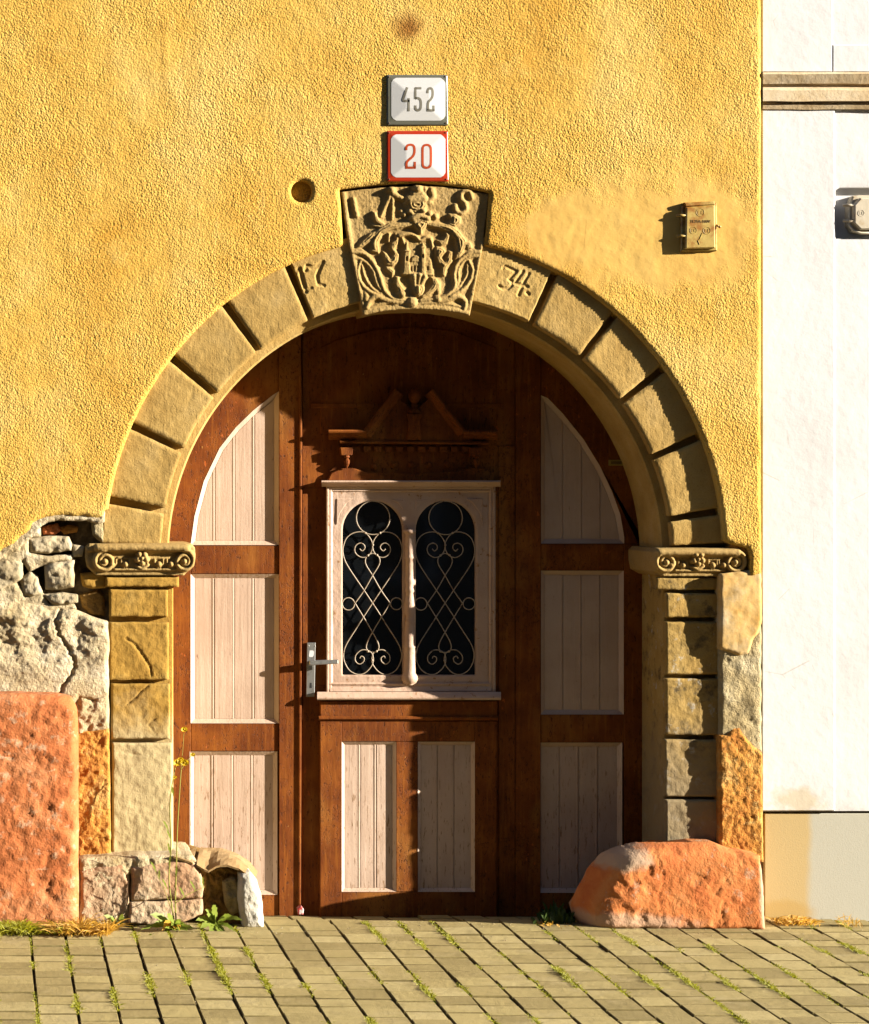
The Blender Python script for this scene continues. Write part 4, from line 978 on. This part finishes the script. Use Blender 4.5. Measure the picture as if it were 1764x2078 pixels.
# handle
plate = prism('handle_plate', [(623.5, 1304.5), (640.5, 1304), (638.5, 1414), (621.5, 1414.5)], YD-.014, YD-.002, M_ALU, door, .0015)
hz = lambda x, y: (592.7+x*.08148, 1284.2+y*.08148)
b = MB()
X, _, Z = W(*hz(450, 760), YD-.014)
P = [W(*hz(455, 752), YD-.014), W(*hz(455, 752), YD-.050)]
b.add(*tube_geo(np.array(P), .0095, 12)); 
b.add(*prism_geo([hz(430, 690), hz(560, 672), hz(600, 690), hz(1150, 668), hz(1158, 775), hz(600, 800), hz(520, 815), hz(430, 800)], YD-.062, YD-.048, .003))
b.build('lever', M_ALU, plate)
prism('keyhole', [hz(450, 1245), hz(490, 1245), hz(495, 1375), hz(440, 1375)], YD-.0148, YD-.013, M_BLACK, plate, 0)
prism('white_sticker', [hz(440, 440), hz(520, 440), hz(552, 470), hz(540, 570), hz(505, 605), hz(430, 600), hz(420, 580)], YD-.0147, YD-.013, mat_plain('white_label', (.8, .8, .8), .5, var=.02), plate, 0)
for (x, y) in ((420, 325), (575, 335), (385, 1540), (515, 1545)):
    V, F = ball_geo(W(*hz(x, y), YD-.014), .003, .0015, .003, 8, 4); build('screw', V, F, M_ALU, plate, True)

# ------------------------------------------------------------------ brass name plate, house numbers, junction boxes
npl = thing('name_plate', 'tiny brass name plate on the dark gate frame at the right', 'name plate', W(1251, 945, YG))
prism('plate', rect(1236, 933, 1266, 945), YG-.006, YG-.0005, M_BRASS, npl, .001); prism('inset', rect(1240, 936, 1262, 942), YG-.0068, YG-.005, mat_plain('dark_brass', (.16, .11, .02), .5, .2), npl, 0)

M_RUST = mat_plain('rusty_screw', (.14, .055, .02), .7)
def nz_(x, y): return ((1050+x/5.773)*.7056, (180+y/5.773)*.7056)
def sign(name, label, box, octo, strokes, m_edge, m_dig):
    x0, y0, x1, y1 = box; ctr = nz_((x0+x1)/2, y1)
    t = thing(name, label, 'house number', W(*ctr, -.01), 'enamel house number plates')
    P = [nz_(x0, y0), nz_(x1-8, y0), nz_(x1+4, y1), nz_(x0+6, y1)]
    (a0, b0), (a1, b1) = nz_(x0, y0), nz_(x1, y1)
    def hip(p, q):
        d = np.minimum(np.minimum(p-a0, a1-p)*1.0, np.minimum(q-b0, b1-q)*1.15)
        d = np.clip(d-5, 0, 34); return d/PX*.125
    yb = -.007
    hf('plate', P, yb, -.001, .004, m_edge, t, r=.003, extra=hip)
    O = [nz_(*p) for p in octo]
    hf('white_field', O, yb-.0006, yb+.004, .0036, M_WHITEE, t, r=0, extra=hip)
    for s_ in strokes:
        b = MB()
        for (pts, closed) in s_:
            Q = catmull(pts, 4) if len(pts) > 4 else np.array(pts, float)
            # dense
            D_ = []; n = len(Q)
            for i in range(n if closed else n-1):
                a, c = Q[i], Q[(i+1) % n]; k = max(1, int(np.hypot(*(c-a))/16))
                for j in range(k): D_.append(a+(c-a)*j/k)
            if not closed: D_.append(Q[-1])
            Q = np.array(D_); n = len(Q); T_ = (np.roll(Q, -1, 0)-np.roll(Q, 1, 0)) if closed else np.gradient(Q, axis=0)
            T_ /= np.linalg.norm(T_, axis=1)[:, None]+1e-9; N_ = np.stack([-T_[:, 1], T_[:, 0]], 1); hw = 19
            V = []
            for i in range(n):
                for sg in (-1, -.33, .33, 1):
                    p = Q[i]+N_[i]*hw*sg; u, v = nz_(*p); V.append(W(u, v, yb-.0013-float(hip(np.array(u), np.array(v)))))
            m = n if closed else n-1
            F = [(i*4+j, i*4+j+1, ((i+1) % n)*4+j+1, ((i+1) % n)*4+j) for i in range(m) for j in range(3)]
            b.add(V, F)
        b.build('digit', m_dig, t)
    for (x, y) in ((x0+40, y0+35), (x1-45, y0+30), (x0+40, y1-35), (x1-35, y1-35)):
        V, F = ball_geo(W(*nz_(x, y), yb-.001), .0032, .0016, .0032, 8, 4); build('screw', V, F, M_RUST, t, True)
    return t
def octa(x0, y0, x1, y1, c=80): return [(x0+c, y0), (x1-c, y0), (x1-c*.4, y0+c*.5), (x1, y0+c), (x1, y1-c), (x1-c*.4, y1-c*.4), (x1-c, y1), (x0+c, y1), (x0+c*.35, y1-c*.4), (x0, y1-c), (x0, y0+c), (x0+c*.35, y0+c*.4)]
four = [([(702, 408), (632, 612), (640, 634), (660, 634), (742, 634)][:2]+[(640, 632), (742, 634)], False), ([(726, 588), (726, 806)], False)]
five = [([(937, 423), (837, 423)], False), ([(837, 410), (837, 600)], False), ([(837, 596), (872, 586), (908, 602), (928, 645), (928, 735), (910, 778), (882, 790), (852, 776), (838, 742), (838, 708)], False)]
two = [([(1040, 505), (1040, 462), (1058, 432), (1085, 424), (1114, 440), (1125, 485), (1120, 560), (1092, 610), (1056, 650), (1046, 700), (1046, 790)], False), ([(1030, 790), (1156, 790)], False), ([(1138, 710), (1138, 800)], False)]
sign('house_number_plate', 'grey bordered enamel plate numbered 452', (362, 200, 1378, 1035), octa(437, 250, 1337, 962), [four, five, two], M_GREYE, mat_plain('grey_digit', (.22, .205, .16), .35))
two2 = [([(688, 1452), (688, 1412), (708, 1374), (755, 1362), (802, 1376), (822, 1422), (820, 1500), (788, 1562), (724, 1618), (694, 1662), (692, 1742)], False), ([(674, 1742), (846, 1742)], False), ([(828, 1645), (828, 1752)], False)]
zero = [([(957, 1450), (965, 1395), (1000, 1368), (1050, 1368), (1085, 1395), (1095, 1450), (1095, 1655), (1085, 1712), (1050, 1740), (1000, 1740), (965, 1712), (957, 1655)], True)]
sign('house_number_plate', 'red bordered enamel plate numbered 20', (362, 1130, 1385, 1970), octa(432, 1190, 1338, 1905), [two2, zero], M_REDE, mat_plain('red_digit', (.52, .075, .015), .35))

def bz(x, y): return ((1850+x/2.714)*.7056, (500+y/2.714)*.7056)
jb = thing('junction_box', 'yellow painted electrical box with round emblems on the stucco', 'electrical box', W(*bz(450, 590), 0))
prism('box_body', [bz(300, 250), bz(575, 225), bz(580, 600), bz(295, 605)], -.014, .003, M_BOXY, jb, .004)
lid = prism('lid', [bz(338, 258), bz(562, 240), bz(566, 578), bz(332, 585)], -.031, -.0145, M_BOXY, jb, .005)
prism('top_flange', [bz(322, 222), bz(556, 210), bz(562, 240), bz(336, 254)], -.024, 0, M_BOXY, jb, .003)
for yh in (322, 482):
    b = MB(); b.add(*tube_geo(np.array([W(*bz(262, yh+2), -.018), W(*bz(336, yh), -.024)]), .0055, 8)); b.build('hinge', M_BOXY, jb, True)
b = MB(); b.add(*tube_geo(np.array([W(*bz(570, 400), -.02), W(*bz(600, 412), -.02)]), .005, 8)); b.add(*ball_geo(W(*bz(598, 412), -.02), .007, .007, .007, 8, 5)); b.build('latch', M_BOXY, jb, True)
def emblem(cx_, cy_, r, y, f, parent, m):
    b = MB()
    b.add(*tube_geo(np.array([W(*f(cx_+r*math.cos(t), cy_+r*math.sin(t)), y) for t in np.linspace(0, 2*math.pi, 20, endpoint=False)]), .0011, 5, True))
    for e in (-.42, .42):
        P = [(cx_+e*r+r*.26, cy_-r*.45), (cx_+e*r-r*.12, cy_-r*.45), (cx_+e*r-r*.2, cy_), (cx_+e*r+r*.2, cy_), (cx_+e*r-r*.2, cy_), (cx_+e*r-r*.15, cy_+r*.45), (cx_+e*r+r*.26, cy_+r*.45)]
        b.add(*tube_geo(np.array([W(*f(*p), y) for p in P]), .0009, 5))
    return b.build('emblem', m, parent)
for (x, y, r) in ((447, 300, 30), (392, 440, 26), (498, 442, 28)): emblem(x, y, r, -.0312, bz, lid, M_BOXY)
def text_mesh(txt, size, parent, m, at, y, name='lettering', depth=.0008):
    cu = bpy.data.curves.new('t', 'FONT'); cu.body = txt; cu.size = size; cu.extrude = depth
    to = bpy.data.objects.new('t', cu); col.objects.link(to); dg = bpy.context.evaluated_depsgraph_get()
    me = to.evaluated_get(dg).to_mesh(); X, _, Z = W(*at, y)
    V = [(X+v.co.x, y-v.co.z, Z+v.co.y) for v in me.vertices]; F = [tuple(p.vertices) for p in me.polygons]
    to.evaluated_get(dg).to_mesh_clear(); bpy.data.objects.remove(to); bpy.data.curves.remove(cu)
    return build(name, V, F, m, parent)
text_mesh('TL25A-500V', .0165, lid, mat_plain('dark_paint', (.20, .12, .03), .5), bz(368, 380), -.0314)
b = MB(); b.add(*tube_geo(np.array([W(*bz(*p), -.0313) for p in ((462, 462), (440, 512), (428, 520), (440, 552))]), .0016, 5)); b.build('arrow_mark', M_BOXY, lid)
jw = thing('junction_box', 'cream electrical box in the white wall niche cut by the picture edge', 'electrical box', W(*bz(1800, 450), .05))
prism('box_body', [bz(1608, 250), bz(1640, 170), bz(1680, 165), bz(1990, 165), bz(2000, 470), bz(1720, 470), bz(1640, 455), bz(1605, 400)], .040, .086, M_BOXW, jw, .006)
lw = prism('lid', [bz(1650, 240), bz(1700, 185), bz(1960, 185), bz(1970, 430), bz(1700, 435), bz(1650, 385)], .012, .0398, M_BOXW, jw, .006)
for yh in (243, 365):
    b = MB(); b.add(*tube_geo(np.array([W(*bz(1562, yh+2), .030), W(*bz(1655, yh), .022)]), .006, 8)); b.build('hinge', M_BOXW, jw, True)
emblem(1703, 305, 24, .0118, bz, lw, M_BOXW)
b = MB(); b.add(*tube_geo(np.array([W(*bz(*p), .03) for p in ((1612, 400), (1640, 440), (1700, 462), (1990, 462))]), .006, 8)); b.build('flange', M_BOXW, jw, True)
# ------------------------------------------------------------------ pavers
PITCH = .1425; JW = .0088
lens = [.105, .118, .130, .142, .155, .172]
def paver_geo(L):
    w_ = PITCH-JW; c = .0026; V = []
    for (i_, z) in ((0.0, -.05), (0.0, -c), (c, 0.0)):
        V += [(i_, i_, z), (w_-i_, i_, z), (w_-i_, L-i_, z), (i_, L-i_, z)]
    F = [(8, 9, 10, 11)]
    for k in (0, 4):
        for i in range(4): j = (i+1) % 4; F.append((k+i, k+j, k+4+j, k+4+i))
    return V, F
pm = []
for L in lens:
    V, F = paver_geo(L); me = bpy.data.meshes.new('paver'); me.from_pydata(V, [], F); me.update(); me.materials.append(M_PAVER); me.materials.append(M_PEDGE); pm.append(me)
    for p_ in me.polygons: p_.material_index = 0 if p_.index == 0 else 1
PG = []
def inframe(x, y):
    s = D/(D+y); px = CPX+(x-CX)*PX*s; py = CPY+CZ*PX*s
    return -20 < px < 1784 and py < 2095
XO = CX+.157
def gz(x, y): return .006*float(pn(x*1.1, y*1.3, 5))-.10*max(0, y)
cols_ = range(-9, 36)
for i in cols_:
    x = XO+i*PITCH; y = .42-rng.uniform(0, .1)
    while y > -2.9:
        k = int(rng.choice(6, p=[.12, .2, .26, .2, .14, .08])); L = lens[k]
        PG.append((x+JW/2, y-L, k)); y -= L+rng.uniform(.004, .007)
vis = [p for p in PG if inframe(p[0]+.07, p[1]+.07) and p[1] < .1+.3*(0.65 < p[0] < 2.75)]
vis.sort(key=lambda p: p[1]); vis = set(vis[:300]); rest = MB()
for (x, y, k) in PG:
    z = gz(x+.07, y+.07)+rng.uniform(-.0026, .0026); tx, ty = rng.normal(0, .008, 2); tx -= .10*(y > 0)
    if (x, y, k) in vis:
        o = bpy.data.objects.new('paver', pm[k]); col.objects.link(o); o.parent = pave; o.location = (x, y, z); o.rotation_euler = (tx, ty, rng.normal(0, .004)); ORG[o.name] = np.zeros(3)
    else:
        V, F = paver_geo(lens[k]); rest.add([(x+a, y+b_, z+c+tx*b_-ty*a) for a, b_, c in V], F)
ro = rest.build('paver_field', M_PAVER, pave); tag(ro, kind='stuff'); ro.data.materials.append(M_PEDGE)
for p_ in ro.data.polygons: p_.material_index = 0 if p_.index % 9 == 0 else 1

# ------------------------------------------------------------------ plants
def blade(b, base, tip, w_, sag=0.0, nrm=(0, -1, .4), seg=6, lobed=0.0):
    a = np.array(base, float); t = np.array(tip, float); d = t-a; L = np.linalg.norm(d); s_ = np.cross(d/L, np.array(nrm)); s_ /= np.linalg.norm(s_)+1e-9
    V = []
    for i in range(seg+1):
        u = i/seg; p = a+d*u+np.array([0, 0, 1.0])*sag*L*4*u*(1-u)
        hw = w_*(math.sin(math.pi*min(1, u*.92+.08))**.8)*(1-lobed*(i % 2)); V += [tuple(p-s_*hw), tuple(p+np.array(nrm)*(-.12*hw)), tuple(p+s_*hw)]
    F = []
    for i in range(seg):
        for j in range(2): F.append((i*3+j, i*3+j+1, i*3+j+4, i*3+j+3))
    b.add(V, F)
def q3(x, y): return (x*.32, 1411+y*.32)
YP = -.17
fl = thing('hawkweed', 'tall thin weed with yellow flowers in front of the left pier', 'weed', W(*q3(1105, 1470), YP))
b = MB()
def stem(pts, r=(.0034, .0019), y=YP): b.add(*tube_geo(catmull([W(*q3(*p), y+.015*k) for k, p in enumerate(pts)], 5), r, 6))
stem([(1110, 1470), (1085, 1300), (1072, 1150), (1085, 950), (1078, 700), (1100, 520), (1112, 460)])
stem([(1118, 1470), (1112, 1300), (1118, 1100), (1125, 850), (1140, 600), (1150, 460)])
stem([(1085, 1350), (1040, 1230), (990, 1130)], (.0016, .001)); stem([(1110, 1320), (1200, 1260), (1300, 1215)], (.0018, .001)); stem([(1150, 470), (1185, 420), (1215, 385)], (.0012, .0009)); stem([(1148, 470), (1160, 340), (1166, 240)], (.0012, .0009))
b.build('stem', M_STEM, fl, True)
b = MB()
for (x, y) in ((1078, 1000), (1085, 920), (1072, 1080), (1068, 860), (1118, 1150), (1100, 640), (990, 1120), (1010, 1170), (1240, 1240), (1290, 1215), (1170, 1280), (1060, 1230)):
    X, Y, Z = W(*q3(x, y), YP); a = random.uniform(-1, 1)
    blade(b, (X, Y, Z), (X+.028*a, Y-.008, Z+.045), .005, .1, lobed=.4)
b.build('stem_leaf', M_LEAF, fl, False)
for (x, y, r_) in ((1125, 425, .014), (1170, 425, .013), (1145, 410, .011), (1168, 215, .010), (1222, 376, .008), (1108, 520, .007)):
    b = MB(); c = np.array(W(*q3(x, y), YP))
    for k in range(14):
        t = 2*math.pi*k/14; d = np.array([math.cos(t), -.5-.3*random.random(), math.sin(t)*.8]); blade(b, c, c+d*r_*1.5, r_*.28, 0, nrm=(0, -1, .1), seg=3)
    b.add(*ball_geo(c+np.array([0, -.003, 0]), r_*.5, r_*.5, r_*.45, 8, 5)); b.build('flower_head', M_PETAL, fl)
def weed(label, leaves, m, base, name='leafy_weed', cat='weed'):
    t = thing(name, label, cat, W(*base, YP)); 
    for (p0, p1, wd, y0_, y1_, sag) in leaves:
        b = MB(); blade(b, W(*q3(*p0), y0_), W(*q3(*p1), y1_), wd, sag, nrm=(.15, -.8, .6), seg=8, lobed=.32); b.build('leaf', m, t, True)
    return t
lv = []
for (p0, p1, wd) in (((760, 1470), (655, 1395), .014), ((750, 1460), (700, 1410), .010), ((765, 1465), (775, 1385), .013), ((740, 1470), (640, 1490), .008)): lv.append((p0, p1, wd, YP+.02, YP-.02, .1))
weed('small green weed with two broad leaves beside the red plinth', lv, M_LEAF, q3(755, 1470))
lv = []
for (p0, p1, wd) in (((930, 1590), (875, 1540), .013), ((935, 1585), (985, 1530), .018), ((940, 1590), (1030, 1555), .016), ((930, 1595), (870, 1590), .010), ((935, 1580), (960, 1510), .010)): lv.append((p0, p1, wd, YP-.10, YP-.14, .08))
weed('low bright green weed growing from the joint below the hawkweed', lv, M_LEAF, q3(935, 1590))
lv = []
for (p0, p1, wd) in (((1100, 1480), (950, 1390), .020), ((1105, 1480), (1060, 1385), .016), ((1110, 1490), (1145, 1420), .014), ((1100, 1490), (980, 1440), .013), ((1115, 1500), (1135, 1540), .010), ((1095, 1480), (890, 1490), .012), ((1110, 1490), (1230, 1480), .014), ((1110, 1495), (1030, 1520), .010)): lv.append((p0, p1, wd, YP-.01, YP-.06, .12))
for args in lv:
    b = MB(); blade(b, W(*q3(*args[0]), args[3]), W(*q3(*args[1]), args[4]), args[2], args[5], nrm=(.15, -.8, .6), seg=8, lobed=.32); b.build('leaf', M_LEAF, fl, True)
lv = []
for (p0, p1, wd) in (((1360, 1450), (1240, 1430), .016), ((1365, 1445), (1310, 1390), .018), ((1370, 1440), (1350, 1330), .018), ((1375, 1440), (1430, 1420), .014), ((1380, 1440), (1540, 1430), .013), ((1370, 1450), (1270, 1480), .018), ((1375, 1455), (1400, 1530), .014), ((1370, 1455), (1330, 1540), .018), ((1380, 1450), (1490, 1500), .011), ((1385, 1440), (1470, 1400), .012), ((1370, 1450), (1440, 1540), .010), ((1365, 1440), (1300, 1360), .013), ((1372, 1452), (1365, 1400), .016)): lv.append((p0, p1, wd, YP+.0, YP-.05, .15))
weed('bushy green weed in front of the broken guard stone', lv, M_LEAF, q3(1370, 1450))
for k in range(22):
    x0_ = rng.uniform(1080, 1130); a_ = rng.uniform(-1, 1); L_ = rng.uniform(60, 170)
    b = MB(); blade(b, W(*q3(x0_, rng.uniform(1470, 1500)), YP-.01), W(*q3(x0_+a_*L_, 1490-abs(rng.normal(0, 40))+20*abs(a_)), YP-rng.uniform(.02, .10)), rng.uniform(.007, .015), rng.uniform(.05, .25), nrm=(rng.normal(.1, .3), -.8, .6), seg=8, lobed=.38)
    b.build('leaf', M_LEAF if k % 3 else M_DRY, fl, True)
# dark weed by the right guard stone
wd_ = thing('leafy_weed', 'dark clump of small weeds in the shade left of the orange guard stone', 'weed', W(1135, 1876, -.03))
b = MB()
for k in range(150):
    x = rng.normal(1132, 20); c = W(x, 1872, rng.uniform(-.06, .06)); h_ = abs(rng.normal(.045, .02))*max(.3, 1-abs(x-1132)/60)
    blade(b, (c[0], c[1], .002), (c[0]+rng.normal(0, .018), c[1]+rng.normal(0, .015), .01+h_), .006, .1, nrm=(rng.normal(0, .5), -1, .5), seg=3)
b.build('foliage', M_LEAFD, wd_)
def tuft(name, label, cat, x0, x1, y, n, hgt, m, seg=3, parts=('blades',), wb=.0016):
    t = thing(name, label, cat, (W((x0+x1)/2, 0)[0], y, 0)); b = MB()
    for k in range(n):
        px = rng.uniform(x0, x1); X = W(px, 0)[0]; yy_ = y+rng.normal(0, .03); den = .35+.65*max(0, float(pn(px/28., y*3, 9))+.4)
        h_ = hgt*den*rng.uniform(.4, 1.1); blade(b, (X, yy_, -.004), (X+rng.normal(0, hgt*.7), yy_+rng.normal(-.01, hgt*.6), h_), wb, .15, nrm=(rng.normal(0, .6), -1, .5), seg=seg)
    b.build(parts[0], m, t); return t
tuft('moss_tuft', 'golden green moss and grass along the foot of the red plinth', 'moss', -30, 150, -.23, 1500, .055, M_MOSS)
tuft('grass_tuft', 'tuft of dry golden grass at the corner of the red plinth', 'grass', 105, 215, -.25, 900, .07, M_DRY)
tuft('grass_tuft', 'withered brown grass tuft below the cream plinth of the white house', 'grass', 1570, 1650, -.015, 420, .035, M_DRY)
tuft('grass_tuft', 'few dry blades on the pavement at the lower right plinth', 'grass', 1690, 1735, -.06, 30, .05, M_DRY)
tuft('grass_tuft', 'scattered dry blades at the foot of the shaded door edge', 'grass', 1090, 1150, -.07, 50, .02, M_DRY)
# moss in the paving joints: nobody could count it
b = MB()
for i in cols_:
    x = XO+i*PITCH; y = .05
    while y > -2.0:
        y -= rng.uniform(.002, .012); den = float(fbm(np.array(x*2.3), np.array(y*2.1), 3, 31))+.10*math.sin(i*2.7)
        if den > .06 and inframe(x, y):
            for k in range(4 if den < .35 else 10):
                xx = x+rng.normal(0, .0055); h_ = rng.uniform(.004, .011)*(1+den); z0_ = gz(x, y)-.008
                blade(b, (xx, y, z0_), (xx+rng.normal(0, .009), y+rng.normal(0, .008), z0_+h_), .0017, .1, nrm=(rng.normal(0, .6), -1, .7), seg=2)
mj = b.build('joint_moss', M_MOSS); tag(mj, 'yellow green moss growing in the paving joints', 'moss', kind='stuff')
b = MB()
for k in range(700):
    x = rng.uniform(-.1, 3.8); y = -abs(rng.normal(0, .25))-.02
    if k % 2: x = XO+PITCH*int(rng.integers(-3, 26))+rng.normal(0, .004); y = rng.uniform(-1.9, 0)
    r_ = rng.uniform(.0012, .0034); b.add(*ball_geo((x, y, gz(x, y)+r_*.4-(.008 if k % 2 else 0)), r_, r_, r_*.7, 5, 3))
gv = b.build('grit', M_MORTAR); tag(gv, 'pale grit scattered over the paving and its joints', 'grit', kind='stuff')
lt = build('litter_scrap', *prism_geo([(604, 1844), (612, 1838), (617, 1846), (616, 1857), (606, 1857)], .30, .335, .004), mat_plain('red_white_paper', (.55, .50, .48), .6, c2=(.45, .03, .03), sc_=50, thr=(.45, .5)), None, False, (0, 0, 0))
tag(lt, 'small crumpled red and white scrap at the foot of the door', 'litter')
for o in list(bpy.data.objects):
    if o.type == 'MESH' and len(o.data.polygons) == 0: bpy.data.objects.remove(o)
